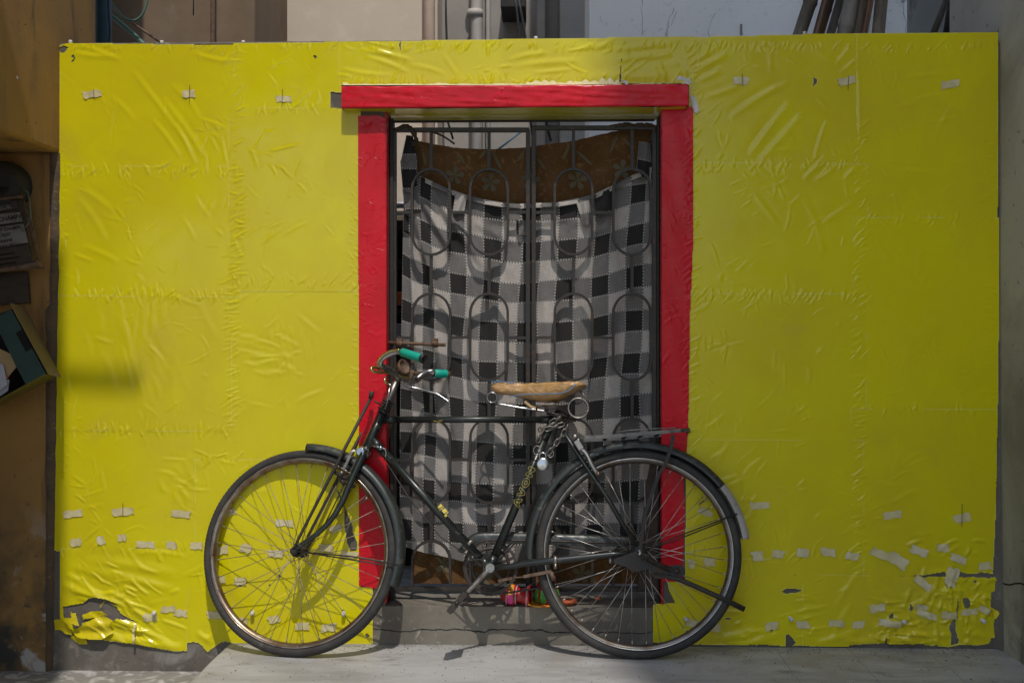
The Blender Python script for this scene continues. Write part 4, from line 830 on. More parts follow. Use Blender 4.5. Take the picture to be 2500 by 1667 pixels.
def check_px(u, v):
    yc = 541 + 49.3*v; f_ = (yc-576)/394.
    f1 = max(-.4, min(1.25, f_)); x = np.interp(u, us, xt)*(1-f1) + np.interp(u, us, xb)*f1
    off = np.interp(u, us, dt_); fade = (1-.055*max(0, v)) if u < 0 else (1-.06*max(0, v)); off *= max(.12, fade)
    # slight waviness of the rows and columns
    x += (2.5*math.sin(v*.9+u*.5) + 5*mnoise.noise(Vector((u*.55, v*.35, 3.)))) * min(1, (u+8)*.5) ; y = yc + off + 1.8*math.sin(u*1.3+v*.6) + 5*mnoise.noise(Vector((u*.4, v*.5, 9.)))
    return x, y
folds = [((1020,470),(1105,620),.016,9),((1035,440),(1180,650),.014,10),((1010,520),(1075,760),.015,8),((1040,700),(1120,1100),.010,9),((1330,700),(1345,1250),.006,11),((1440,560),(1400,900),.007,11),((1210,620),(1200,1000),.006,10),((1140,620),(1150,900),.007,8),((1500,1000),(1480,1300),.007,10),((1060,600),(1110,900),.006,9),((1000,600),(1030,1000),.008,8),((1560,420),(1510,640),.006,12),((1600,480),(1590,1000),.006,9),
         ((1180,530),(1290,545),.006,10),((1300,545),(1400,530),.006,10),((1150,540),(1270,600),.004,10),((1380,560),(1440,520),.004,9),((1180,1000),(1260,1300),.005,14),((1020,1060),(1060,1340),.007,10),((1080,1130),(1120,1330),.005,10),((1120,1200),(1160,1380),.006,9),((1250,760),(1240,980),.003,12),((1370,700),(1390,900),.003,14),((1480,900),(1500,1200),.004,16),((1010,900),(1100,1040),.006,10),((1210,560),(1230,620),.004,8),((1320,570),(1300,640),.003,8)]
def foldh(x, y):
    s_ = .006*mnoise.noise(Vector((x*.018+y*.005, y*.004, 2.))) + .0035*mnoise.noise(Vector((x*.05-y*.008, y*.016, 5.))) + .0025*math.sin(x*.043+y*.006) + .0025*math.sin(x*.085-y*.011+1)
    for (a, b, am, wd) in folds:
        dx, dy = b[0]-a[0], b[1]-a[1]; L_ = math.hypot(dx, dy); t = ((x-a[0])*dx+(y-a[1])*dy)/L_/L_; d = ((x-a[0])*-dy+(y-a[1])*dx)/L_
        if -.1 < t < 1.1: s_ += am*max(0, math.sin(math.pi*(t+.1)/1.2))*(math.exp(-(d/wd)**2)-.5*math.exp(-((d-wd*1.8)/wd/1.2)**2))
    return s_
cur = empty('checked_curtain', P(1280, 1380, .13), 'black and white checked cloth hung behind the iron gate', 'curtain')
def cloth(name, u0, u1, v0, v1, parent, step=.12, y0=.132, vt=None, vb=None):
    nu, nv = int((u1-u0)/step)+1, int((v1-v0)/step)+1; vs = []; uvs = []
    for j in range(nv):
        for i in range(nu):
            u = u0+(u1-u0)*i/(nu-1); a = vt(u) if vt else v0; b = vb(u) if vb else v1; v = a+(b-a)*j/(nv-1)
            x, y = check_px(u, v); q = P(x, y, y0 - foldh(x, y)); vs.append(tuple(q)); uvs.append((u+20, v+20))
    mb = MB(); mb.add(vs, [(j*nu+i, (j+1)*nu+i, (j+1)*nu+i+1, j*nu+i+1) for j in range(nv-1) for i in range(nu-1)], True)
    o = mb.build(name, M['check'], parent); uvl = o.data.uv_layers.new(name='UVMap')
    for lp in o.data.loops: uvl.data[lp.index].uv = uvs[lp.vertex_index]
    return o
vtop = lambda u: np.interp(u, [-8, -6, -3, 0, 3, 5, 6, 7, 8], [-1.2, -1.0, -.95, -.86, -1.0, -1.2, -1.5, -1.7, -1.8])
vbot = lambda u: np.interp(u, [-8, -6, -3, 0, 4, 8], [16.2, 16.5, 16.9, 17.0, 16.4, 16.3])
cloth('cloth', -8, 8.2, -1, 17, cur, .09, .139, vtop, vbot)
# turned-down hem strip and loose corners
def patch(name, pts, uv, y, mt, parent, n=10, fn=None):
    vs = []; uvs = []; a, b, c, d = pts
    for j in range(n+1):
        for i in range(n+1):
            s_, t = i/n, j/n; x = (a[0]*(1-s_)+b[0]*s_)*(1-t)+(d[0]*(1-s_)+c[0]*s_)*t; yy = (a[1]*(1-s_)+b[1]*s_)*(1-t)+(d[1]*(1-s_)+c[1]*s_)*t
            vs.append(tuple(P(x, yy, y+(fn(s_, t) if fn else 0)))); uvs.append((uv[0]+(uv[2]-uv[0])*s_+20, uv[1]+(uv[3]-uv[1])*t+20))
    mb = MB(); mb.add(vs, [(j*(n+1)+i, (j+1)*(n+1)+i, (j+1)*(n+1)+i+1, j*(n+1)+i+1) for j in range(n) for i in range(n)], True)
    o = mb.build(name, mt, parent); uvl = o.data.uv_layers.new(name='UVMap')
    for lp in o.data.loops: uvl.data[lp.index].uv = uvs[lp.vertex_index]
    return o
wv = lambda s_, t: .006*math.sin(s_*7+t*2)
patch('gathered_corner', [(992,330),(1008,332),(1019,395),(978,396)], (-8,-5,-7.2,-3.6), .124, M['check'], cur, 10, wv)
patch('gathered_corner', [(977,392),(1018,393),(1020,470),(984,470)], (-7.9,-3.4,-7.0,-1.8), .121, M['check'], cur, 10, wv)
patch('gathered_corner', [(982,460),(1020,455),(1030,520),(990,520)], (-8,-2,-7.0,-.8), .123, M['check'], cur, 10, wv)
patch('gathered_corner', [(1560,345),(1588,350),(1592,440),(1552,430)], (6,-4,6.9,-2), .134, M['check'], cur, 10, wv)
patch('turned_hem', [(1112,470),(1140,478),(1133,520),(1105,520)], (-5,-2,-4.2,-1.1), .116, M['check'], cur, 8, wv)
patch('turned_hem', [(1407,495),(1440,488),(1447,545),(1425,552)], (3.1,-1.6,3.95,-.4), .117, M['check'], cur, 8, wv)
patch('turned_hem', [(1260,535),(1288,540),(1284,575),(1262,572)], (-1.2,1,-.4,1.8), .118, M['check'], cur, 8, wv)
patch('turned_hem', [(1452,478),(1496,455),(1498,515),(1455,522)], (4.1,-1,4.95,0), .121, M['check'], cur, 8, wv)
# narrow folded-over hem along the top
mb = MB(); vs = []; uvs = []; n = 130
for i in range(n+1):
    u = -5.6 + 12.2*i/n; x, y = check_px(u, vtop(u)); 
    for q, dyy, yy in ((0, 0, .128), (1, 7, .121), (2, 12, .122)): vs.append(tuple(P(x, y+dyy, yy-.002*math.sin(u*3)))); uvs.append((u+21.0, 20.15+.1*q))
mb.add(vs, [(3*i+a, 3*i+a+1, 3*i+4+a, 3*i+3+a) for i in range(n) for a in (0,1)], True)
o = mb.build('turned_hem', M['check'], cur); uvl = o.data.uv_layers.new(name='UVMap')
for lp in o.data.loops: uvl.data[lp.index].uv = uvs[lp.vertex_index]

bc = empty('brown_curtain', P(1280, 1425, .165), 'brown floral curtain hanging behind the checked cloth', 'curtain')
c6 = lambda x, y: (920+x/3.267, 270+y/3.267)
topx = [975, 1012, 1050, 1119, 1195, 1287, 1305, 1397, 1495, 1545, 1600]; topy = [318, 342, 351, 362, 365, 360, 357, 345, 322, 313, 307]
def byy(x, y): return .172 - .004*math.sin(x*.06) - .0025*math.sin(x*.13+y*.01) - (.006*math.exp(-((x-1020-(y-340)*.05)/14)**2))
mb = MB(); vs = []; n = 110; mrow = 90
for i in range(n+1):
    x = 1008 + (1596-1008)*i/n; yt = np.interp(x, topx, topy) + 1.5*mnoise.noise(Vector((x*.08, 0, 0)))
    for j in range(mrow+1):
        t = j/mrow; y = yt + (1424-yt)*t; vs.append(tuple(P(x+3*math.sin(t*9+x*.02)*(t > .05), y, byy(x, y))))
mb.add(vs, [(i*(mrow+1)+j, i*(mrow+1)+j+1, (i+1)*(mrow+1)+j+1, (i+1)*(mrow+1)+j) for i in range(n) for j in range(mrow)], True)
mb.mi = 1
def petal(cx, cy, ang, L_, W_):
    pts = []
    for q in range(14):
        a = 2*math.pi*q/14; lx = L_*(.5+.5*math.cos(a)); ly = W_*math.sin(a)*(.55+.45*math.cos(a)*1.0 if W_ > 5 else .8)
        x = cx+lx*math.cos(ang)-ly*math.sin(ang); y = cy+lx*math.sin(ang)+ly*math.cos(ang); pts.append(tuple(P(x, y, byy(x, y)-.0016)))
    mb.add(pts, [tuple(range(14))], True)
for (x, y, L_) in (c6(622,520)+(23,), c6(905,575)+(24,), c6(1228,560)+(24,), c6(1600,555)+(25,), c6(1958,470)+(24,), (1085,1375,26), (1420,1400,24), (1180,1410,24)):
    for q in range(5): petal(x, y, math.radians(-90+72*q+8), L_, L_*.42)
for (x, y, a, L_) in (c6(1180,320)+(125,32), c6(1280,380)+(55,34), c6(870,320)+(130,26), c6(920,330)+(62,50), c6(650,340)+(60,30), c6(1540,270)+(115,42), c6(1590,320)+(42,54), c6(1920,190)+(112,50), c6(1950,210)+(45,44), c6(370,330)+(80,34), (1040,1390,60,30)):
    petal(x, y, math.radians(a), L_, 4.5)
mb.build('cloth', [M['brown'], M['petal']], bc)
# gathered rag knots at the gate's top corners
def rag(pts, r, label):
    pts = arc([P(a, b, y) for a, b, y in pts], 7); mb = MB(); n = len(pts); vs = []; seg = 12
    rr = [r*(.7+.6*abs(mnoise.noise(p*40))) for p in pts]; mb.tube(pts, rr, seg)
    mb.v = [tuple(Vector(v)+Vector([mnoise.noise(Vector(v)*90+Vector((q,q,q)))*.006 for q in (1,20,40)])) for v in mb.v]
    single(mb, 'rag_tie', M['rag'], label, 'rag', pts[0], 'rag ties on the gate top')
rag([(958,322,.09),(985,310,.085),(1005,316,.085),(1018,345,.10),(1008,352,.11)], .010, 'crumpled dark rag knotted at the gate top left corner')
rag([(1480,313,.10),(1520,306,.09),(1560,305,.088),(1598,310,.09),(1590,345,.10)], .009, 'frayed brown rag wound round the gate top right corner')
cable(arc([P(1052,322,.12), P(1080,332,.13), P(1110,352,.13)], 6), .0035, 'rope', M['rag'], 'short twisted dark rope tied to the left gate top', 'rope')

# things on the door step
pot = empty('painted_pot', P(1255, 1476, .035), 'red painted clay pot lying on its side by the rear wheel', 'pot')
pc = P(1220, 1448, .035); pe = P(1295, 1455, .02); ax = (pe-pc).normalized(); k_ = (pe-pc).length
mb = MB(); pf = [(0,0),(.010,.002),(.026,.014),(.036,.030),(.040,.044),(.037,.056),(.029,.066),(.025,.074),(.030,.090),(.038,.104),(.041,.110),(.037,.110),(.024,.078)]
mb.lathe(pc, ax, pf, 32); mb.build('body', M['redpot'], pot)
for nm, a0, r_, mt in (('painted_band', .030, .0366, 'lilac'), ('painted_band', .062, .0330, 'lilac'), ('painted_band', .102, .0375, 'lilac')):
    mb = MB(); mb.lathe(pc+ax*a0, ax, [(r_-.001,-.002),(r_+.0012,-.0015),(r_+.0012,.0015),(r_-.001,.002)], 32); mb.build(nm, M[mt], pot)
mb = MB(); mb.lathe(pc, ax, [(.0378,.034),(.0412,.044),(.0385,.054)], 12, ref=(0,-1,.3), a0=-1.0, a1=.1); mb.build('painted_flower', M['ochp'], pot)
mb = MB(); mb.lathe(pc, ax, [(.0378,.035),(.0412,.044),(.0388,.053)], 12, ref=(0,-1,.3), a0=.15, a1=1.0); mb.build('painted_flower', M['pink'], pot)
pot2 = empty('painted_pot', P(1340, 1470, .055), 'upright red pot with green leaf painting hidden behind the rear tyre', 'pot')
c = P(1335, 1473, .060); pf = [(.030,0),(.044,.012),(.050,.035),(.044,.058),(.030,.075),(.026,.085),(.034,.100),(.030,.100),(.022,.085)]
mb = MB(); mb.lathe(c, (0,0,1), pf, 32); mb.build('body', M['redpot'], pot2)
for a in (-.9,-.3,.3,.95): mb = MB(); mb.lathe(c, (0,0,1), [(.0440,.010),(.0512,.035),(.0450,.058)], 6, ref=(0,-1,0), a0=a-.18, a1=a+.22); mb.build('painted_leaf', M['grn'], pot2)
mb = MB(); mb.lathe(c, (0,0,1), [(.0345,.088),(.0358,.097)], 16, ref=(0,-1,0), a0=-1.2, a1=1.2); mb.build('painted_band', M['pink'], pot2)
mb = MB(); c = P(1325, 1478, .030); mb.lathe(c, (0,0,1), [(0,.003),(.045,.003),(.062,.009),(.064,.012),(.060,.014),(.044,.008),(0,.007)], 32); single(mb, 'saucer', M['ochp'], 'shallow yellowish saucer under the painted pots on the step', 'saucer', c)
mb = MB(); c = P(1385, 1478, .035); mb.lathe(c, (0,0,1), [(0,.002),(.022,.002),(.036,.016),(.038,.019),(.034,.019),(.020,.008),(0,.006)], 32); single(mb, 'clay_dish', M['clay'], 'small terracotta dish on the step behind the rear wheel', 'dish', c)
mb = MB(); c = P(1460, 1462, .06); mb.lathe(c, (0,0,1), [(0,0),(.012,0),(.011,.007),(.006,.010),(0,.010)], 7, smooth=False); single(mb, 'clay_shard', M['clay'], 'tiny terracotta shard on the step near the gate', 'shard', c)

# ------------------------------------------------------------------ bicycle
AC, TL_ = .170, .16
LAM = math.atan(TL_); bp0 = Vector((0, -AC, 0)); bn = Vector((0, -math.cos(LAM), math.sin(LAM))); bt = Vector((0, math.sin(LAM), math.cos(LAM))); e1 = Vector((1, 0, 0))
def B(px, py, w_=0.): return PL(px, py, bp0 + bn*w_, bn)
RW = .355
rc = B(1558, 1347); rc = rc + bt*((RW*1.0*math.cos(LAM)) - rc.z)/1.0        # sits exactly on the paving
bike = empty('bicycle', (B(1150,1600).x, -AC, 0), 'old black roadster bicycle leaning against the gate and yellow wall', 'bicycle')
# steering
s0, s1 = B(883, 1120), B(972, 919); sa = (s1-s0).normalized()
SR = Matrix.Rotation(math.radians(-9.5), 4, sa); fn = (SR @ bn).normalized(); fe = (SR @ e1).normalized(); ft = fn.cross(fe).normalized()
if ft.z < 0: ft = -ft
def FPl(px, py, w_=0.): return PL(px, py, s0 + fn*w_, fn)
fc = FPl(731, 1350); fc = fc + ft*((RW*ft.z) - fc.z)/ft.z
def wheel(c, n, e, t, rimm, spm, nsp, hubr, label):
    ref = e
    wb_ = MB(); prof = [(.012,-.030),(.020,-.030),(.020,-.026),(.013,-.024),(.013,.024),(.020,.026),(.020,.030),(.012,.030)] if hubr == 0 else [(.012,-.034),(.030,-.034),(.030,-.030),(.019,-.028),(.019,.028),(.030,.030),(.030,.034),(.012,.034)]
    wb_.lathe(c, n, prof, 24, closedprof=True); wb_.tube([c-n*.062, c+n*.062], .0048, 10); wb_.tube([c+n*.050, c+n*.060], .0095, 6); wb_.tube([c-n*.050, c-n*.060], .0095, 6)
    wh = wb_.build('wheel', M['grease'], bike); wh['label'] = label
    mb = MB(); pr = []
    for q in range(16):
        a = 2*math.pi*q/16; rr = .0172; pr.append((.3380+rr*math.cos(a), rr*math.sin(a)*1.12))
    mb.lathe(c, n, pr, 300, closedprof=True, jag=((1,2,14,15), -.0013)); mb.build('tyre', M['tyre'], wh)
    mb = MB(); mb.lathe(c, n, [(.3255,-.0160),(.3262,-.0130),(.319,-.0110),(.3125,-.0075),(.3105,0),(.3125,.0075),(.319,.0110),(.3262,.0130),(.3255,.0160),(.3190,.0165),(.3110,.0100),(.3080,0),(.3110,-.0100),(.3190,-.0165)], 120, closedprof=True)
    mb.mi = 1
    for sd_ in (1, -1): mb.lathe(c, n, [(.3262,.0150*sd_),(.3250,.0178*sd_),(.3222,.0180*sd_),(.3215,.0150*sd_)], 120, closedprof=True)
    mb.build('rim', [M['rim' if rimm == 'rim' else 'rimW'], M['rimL' if rimm == 'rim' else 'rimR']], wh)
    hr = .018 if hubr == 0 else .028
    for i in range(nsp):
        side = 1 if i % 2 else -1; a = 2*math.pi*(i+.5)/nsp; tw = math.radians(62)*(1 if (i//2) % 2 else -1)
        p1 = c + (e*math.cos(a)+t*math.sin(a))*.3095; p0 = c + (e*math.cos(a+tw)+t*math.sin(a+tw))*hr + n*side*.029
        d = (p0-p1).normalized(); mb = MB(); mb.tube([p1, p1+d*.014], .0021, 6); mb.tube([p1+d*.012, p0], .00115, 6); mb.build('spoke', M[spm], wh)
    mb = MB(); a = math.radians(38); p1 = c+(e*math.cos(a)+t*math.sin(a))*.304; d = (c-p1).normalized(); mb.tube([p1, p1+d*.012, p1+d*.012, p1+d*.034], [.004,.004,.0028,.0026], 8); mb.build('valve', M['steel'], wh)
    return wh
fw = wheel(fc, fn, fe, ft, 'rim', 'spokeD', 32, 0, 'front wheel with rusty rim, turned slightly toward the wall')
rw = wheel(rc, bn, e1, bt, 'rimR', 'spoke', 40, 1, 'rear wheel with brighter chrome rim')
def bang(p, c, e, t): d = p-c; return math.atan2(d.dot(t), d.dot(e))
def guard(c, n, e, t, a0, a1, r0, mt, name='mudguard', hw=.029, seg=90, parent=bike):
    mb = MB(); vs = []; pr = [(-hw,-.026),(-hw*.96,-.012),(-hw*.6,-.0015),(0,0),(hw*.6,-.0015),(hw*.96,-.012),(hw,-.026)]; pr2 = [(x*.95, y-.0015) for x, y in reversed(pr)]; pp = pr+pr2; m_ = len(pp)
    for i in range(seg+1):
        a = a0+(a1-a0)*i/seg; r_ = r0(i/seg) if callable(r0) else r0
        for x, y in pp: vs.append(tuple(c+(e*math.cos(a)+t*math.sin(a))*(r_+y)+n*x))
    fs = [(i*m_+q, (i+1)*m_+q, (i+1)*m_+(q+1) % m_, i*m_+(q+1) % m_) for i in range(seg) for q in range(m_)]
    fs += [tuple(range(m_)), tuple(seg*m_+q for q in range(m_-1, -1, -1))]
    mb.add(vs, fs, True); return mb.build(name, mt, parent)
g1 = guard(fc, fn, fe, ft, bang(FPl(752,1100), fc, fe, ft), bang(FPl(962,1432), fc, fe, ft), lambda t: .3790+.003*math.sin(t*3), M['paintGrey'])
g1['label'] = 'scuffed front mudguard'
ra0, ra1 = bang(B(1276,1376), rc, e1, bt), bang(B(1772,1178), rc, e1, bt)
if ra0 < 0: ra0 += 2*math.pi
g2 = guard(rc, bn, e1, bt, ra1, ra0, lambda t: .3850+.008*t*t, M['paintGrey'], seg=110)
g2['label'] = 'rear mudguard under the luggage rack'
g3 = guard(rc, bn, e1, bt, bang(B(1822,1314), rc, e1, bt), ra1, .3860, M['flap'], 'mudguard_tail', parent=g2)
g3['label'] = 'chipped white tail of the rear mudguard'
def stay(name, pts, r, mt, parent=bike, seg=8): mb = MB(); mb.tube(pts, r, seg); return mb.build(name, mt, parent)
stay('mudguard_stay', [fc+fn*.052, FPl(860,1358,.040), FPl(972,1378,.028)], .0026, M['ironDark']); stay('mudguard_stay', [fc-fn*.052, FPl(860,1366,-.040), FPl(972,1384,-.028)], .0026, M['ironDark'])
stay('mudguard_stay', [rc+bn*.055, B(1640,1314,.046), B(1800,1254,.030)], .0024, M['ironDark']); stay('mudguard_stay', [rc-bn*.055, B(1640,1322,-.046), B(1790,1262,-.030)], .0024, M['ironDark'])
# frame
BB = B(1195, 1386); ST = B(1352, 1019); HT0, HT1 = B(885, 1116), B(936, 1004); TT0, TT1 = B(938, 1024), B(1352, 1024); DT0 = B(908, 1072)
mb = MB()
mb.tube([TT0, TT1], .0116, 16); mb.tube([DT0, BB], .0145, 16); mb.tube([BB, ST], .0145, 16); mb.tube([HT0+sa*-.006, HT1], .0175, 18)
mb.tube([HT1-sa*.006, HT1+sa*.004], .0205, 18); mb.tube([HT0, HT0+sa*.022], .0195, 18)
mb.tube([TT0, TT0+(TT1-TT0).normalized()*.045], .0135, 16); mb.tube([DT0, DT0+(BB-DT0).normalized()*.055], .0165, 16); mb.tube([TT1, TT1-(TT1-TT0).normalized()*.05], .0135, 16)
mb.tube([BB-bn*.036, BB+bn*.036], .0205, 20); mb.tube([BB, BB+(ST-BB).normalized()*.045], .0165, 16); mb.tube([BB, BB+(DT0-BB).normalized()*.045], .0165, 16)
for sd in (1, -1):
    mb.tube([BB+bn*.018*sd, B(1245,1382,.026*sd), B(1285,1374,.040*sd), B(1372,1366,.047*sd), B(1491,1353,.055*sd), rc+bn*.056*sd], [.0105,.0095,.0125,.0120,.011,.008], 14)
    mb.tube([B(1358,1030,.012*sd), B(1400,1092,.034*sd), B(1480,1210,.048*sd), rc+bn*.057*sd+bt*.01], [.0085,.0090,.0085,.007], 12)
    mb.lathe(rc+bn*.060*sd, bn, [(0,-.003),(.026,-.003),(.027,0),(.026,.003),(0,.003)], 20)
    mb.tube([HT0, HT0-sa*.001], .01, 6)
mb.tube([ST, ST+(ST-BB).normalized()*.030], .0165, 16)
frame = mb.build('frame', M['paint'], bike)
for a in (.0,): 
    d = (BB-DT0).normalized(); c = B(1147, 1325); mb = MB(); mb.lathe(c, d, [(.0148,-.006),(.0162,-.005),(.0162,.005),(.0148,.006)], 18); mb.build('clamp_band', M['steel'], frame)
for px, py in ((1356,1366),(1490,1352)):
    mb = MB(); c = B(px, py, .047); mb.lathe(c, (B(px+20,py-2,.048)-c), [(.0125,-.006),(.0150,-.005),(.0150,.005),(.0125,.006)], 16); mb.tube([c-bt*.030+bn*.003, c-bt*.012+bn*.003], .006, 6); mb.build('clamp_band', M['steel'], frame)
# lettering outlined in yellow on the seat tube: A V O N
d = (ST-BB).normalized(); cr_ = d.cross(bn).normalized()
if cr_.x < 0: cr_ = -cr_
def on_tube(a, c_, r_=.0148):    # a: metres up the tube from p0, c_: arc across
    th = c_/r_; return p0 + d*a + (bn*math.cos(th) + cr_*math.sin(th))*r_
t_a = ((B(1262,1238)-BB).dot(d)); t_b = ((B(1303,1143)-BB).dot(d)); p0 = BB + d*t_a; LL = (t_b-t_a)
shapes = {'A': [[(0,0),(0,.38),(.80,.62),(.80,1),(0,1.0-0),]],}
def outl(pts, x0, wl):    # letter box: along = reading direction, across = letter height; reading runs up the tube
    return [on_tube((x0+u*wl)*LL, (.5-v)*-.0270 if False else (v-.5)*-.0270) for u, v in pts]
Apts = [(0,0),(.34,1),(.66,1),(1,0),(.72,0),(.66,.22),(.34,.22),(.28,0)]; Ain = [(.42,.42),(.58,.42),(.5,.74)]
Vpts = [(0,1),(.28,1),(.5,.36),(.72,1),(1,1),(.64,0),(.36,0)]
Opts = [(.5+.5*math.cos(2*math.pi*q/20), .5+.5*math.sin(2*math.pi*q/20)) for q in range(20)]; Oin = [(.5+.2*math.cos(2*math.pi*q/14), .5+.22*math.sin(2*math.pi*q/14)) for q in range(14)]
Npts = [(0,0),(0,1),(.28,1),(.70,.42),(.70,1),(1,1),(1,0),(.72,0),(.30,.58),(.30,0)]
mb = MB()
for x0, polys in ((0.0, (Apts, Ain)), (.245, (Vpts,)), (.50, (Opts, Oin)), (.775, (Npts,))):
    for pl in polys:
        dense = []
        for i in range(len(pl)):
            a, b = pl[i], pl[(i+1) % len(pl)]
            for q in range(4): dense.append((a[0]+(b[0]-a[0])*q/4, a[1]+(b[1]-a[1])*q/4))
        mb.tube(outl(dense, x0, .225), .00062, 5, closed=True)
o = mb.build('lettering', M['yellowp'], frame)
dd = (BB-DT0).normalized(); c2 = dd.cross(bn).normalized(); 
if c2.z < 0: c2 = -c2
mb = MB(); pA = B(1071,1235); 
for q, (a0, a1, w0, w1) in enumerate(((0,.010,-.4,.9),(.013,.016,-.9,.9),(.020,.034,-.2,.9),(.037,.046,-.9,.1),(.037,.040,.2,.9))):
    vs = []
    for i in range(7):
        th = w0+(w1-w0)*i/6
        for a in (a0, a1): vs.append(tuple(pA + dd*a + (bn*math.cos(th)+c2*math.sin(th))*.0150))
    mb.add(vs, [(2*i, 2*i+1, 2*i+3, 2*i+2) for i in range(6)], True)
mb.build('worn_transfer', M['yellowp'], frame)
mb = MB(); pA = B(1058,1024); dT = (TT1-TT0).normalized()
for a0, a1, th in ((0,.014,.55),(.020,.034,.35),(.003,.03,.75)):
    mb.tube([pA+dT*a+(bn*math.cos(th)+bt*math.sin(th)*-1)*.0118 for a in (a0, (a0+a1)/2, a1)], .0006, 5)
mb.build('worn_transfer', M['yellowp'], frame)
# fork
mb = MB()
for sd in (1, -1):
    w0 = .040*sd
    pts = arc([FPl(888,1106,w0*.9), FPl(872,1140,w0), FPl(851,1188,w0*1.05), FPl(834,1228,w0*1.1), FPl(805,1272,w0*1.15), FPl(768,1308,w0*1.2), fc+fn*.050*sd+ft*.004], 5)
    n_ = len(pts); mb.tube(pts, [.0135-.0060*(i/(n_-1)) for i in range(n_)], 14)
    mb.lathe(fc+fn*.052*sd, fn, [(0,-.003),(.014,-.003),(.014,.003),(0,.003)], 14)
mb.build('fork', M['paint'], bike)
mb = MB(); c = FPl(889,1106); mb.tube([c-fn*.046, c-fn*.040, c+fn*.040, c+fn*.046], [.013,.0175,.0175,.013], 18); mb.tube([c+sa*.02, c-sa*.012], .022, 16); mb.build('fork_crown', M['chrome'], bike)
for sd, a, b in ((1, (905,972), (727,1318)), (-1, (921,984), (752,1308))):
    mb = MB(); q0 = FPl(a[0], a[1], .034*sd); q1 = FPl(b[0], b[1], .056*sd); q2 = fc+fn*.056*sd
    mb.tube([q0, q0+(q1-q0)*.5, q1, q2], [.0060,.0060,.0052,.006], 10); mb.tube([q0, q0+Vector((0,0,.016))+(q0-q1).normalized()*.01], .0085, 10); mb.build('fork_brace', M['ironDark'], bike)
mb = MB(); mb.tube([FPl(913,978,.034), FPl(930,988,.02), FPl(945,992,.0)], .003, 8); mb.tube([FPl(921,984,-.034), FPl(933,988,-.02), FPl(945,992,.0)], .003, 8); mb.build('brace_strap', M['ironDark'], bike)
# headset stack
mb = MB()
for q in range(4): c = HT1+sa*(.008+.0098*q); mb.lathe(c, sa, [(.016,-.004),(.0235-.001*q,-.002),(.0235-.001*q,.002),(.016,.004)], 20)
mb.build('headset', M['grease'], bike)
mb = MB(); mb.tube([HT1, FPl(972,922)], .0112, 14); mb.tube([FPl(968,930), FPl(979,905)], .0135, 14); mb.build('stem', M['steel'], bike)
# handlebar: (px, py, depth)
h5 = lambda x, y: (890+x/5.225, 830+y/5.225)
def HP(x, y, dep): a, b = h5(x, y); return P(a, b, dep)
near = [HP(560,490,-.02), HP(500,470,-.045), HP(430,440,-.075), HP(340,385,-.115), HP(250,345,-.150), HP(200,300,-.170), HP(225,235,-.180), HP(310,180,-.185), HP(400,150,-.190), HP(460,148,-.195)]
g0n, g1n = HP(480,155,-.198), HP(735,235,-.262)
far = [HP(560,500,-.02), HP(600,520,.0), HP(660,505,.02), HP(730,450,.035), HP(800,415,.05), HP(860,405,.056)]
g0f, g1f = HP(885,425,.058), HP(1042,432,.088)
mb = MB(); mb.tube(arc(near+[g0n], 6), .0108, 14); mb.tube([g0n, g1n], .0105, 12); mb.tube(arc(far+[g0f], 6), .0125, 14); mb.tube([g0f, g1f], .0108, 12)
hb_ = mb.build('handlebar', M['chrome'], bike)
dn = (g1n-g0n).normalized(); df = (g1f-g0f).normalized()
mb = MB(); mb.lathe(g0n, dn, [(.0125,0),(.0143,.002),(.0147,.05),(.0150,(g1n-g0n).length-.006),(.0150,(g1n-g0n).length-.002)], 22); gg = mb.build('grip', M['turq'], hb_); gg['label'] = 'turquoise taped grip nearer the camera'
mb = MB(); L_ = (g1n-g0n).length; mb.lathe(g0n, dn, [(.0140,L_-.004),(.0158,L_),(.0158,L_+.012),(.0120,L_+.013),(.0115,L_+.002),(0,L_+.001)], 22); mb.build('rubber_end', M['black'], gg)
mb = MB(); L_ = (g1f-g0f).length; mb.lathe(g0f, df, [(.0120,0),(.0150,.002),(.0153,L_*.5),(.0150,L_-.004),(.0150,L_)], 22); gg = mb.build('grip', M['turq'], hb_); gg['label'] = 'scuffed turquoise grip touching the gate'
mb = MB(); mb.lathe(g0f, df, [(.0120,L_-.004),(.0130,L_),(.0120,L_+.014),(0,L_+.015)], 16); mb.build('rubber_end', M['rust'], gg)
mb = MB(); c = HP(575,450,-.03); mb.box((-.012,-.016,-.018), (.012,.016,.018), Matrix.Translation(c) @ Matrix.Rotation(.4, 4, 'Y')); mb.tube([HP(560,400,-.03), HP(570,520,-.03)], .005, 8); mb.tube([HP(600,430,-.02), HP(685,425,.0)], .0075, 8); mb.build('bar_clamp', M['rust'], hb_, bevel=.003)
lev1 = arc([HP(560,490,-.055), HP(470,460,-.075), HP(370,425,-.10), HP(250,412,-.14), HP(140,408,-.165), HP(92,380,-.17), HP(95,352,-.165), HP(150,352,-.15), HP(190,372,-.13), HP(230,372,-.11)], 6)
mb = MB(); mb.tube(lev1, .0052, 10); mb.build('brake_lever', M['yrod'], hb_)
lev2 = arc([HP(180,340,-.205), HP(172,290,-.208), HP(215,215,-.21), HP(300,155,-.215), HP(380,132,-.22), HP(440,128,-.225)], 6)
mb = MB(); mb.tube(lev2, .0048, 10); mb.build('brake_lever', M['yrod'], hb_)
mb = MB(); mb.tube(arc([HP(470,520,-.03), HP(560,585,-.02), HP(700,622,-.02), HP(830,660,-.03), HP(920,685,-.035), HP(1000,735,-.04), HP(1078,788,-.045)], 5), .0036, 10); mb.build('brake_lever', M['chrome'], hb_)
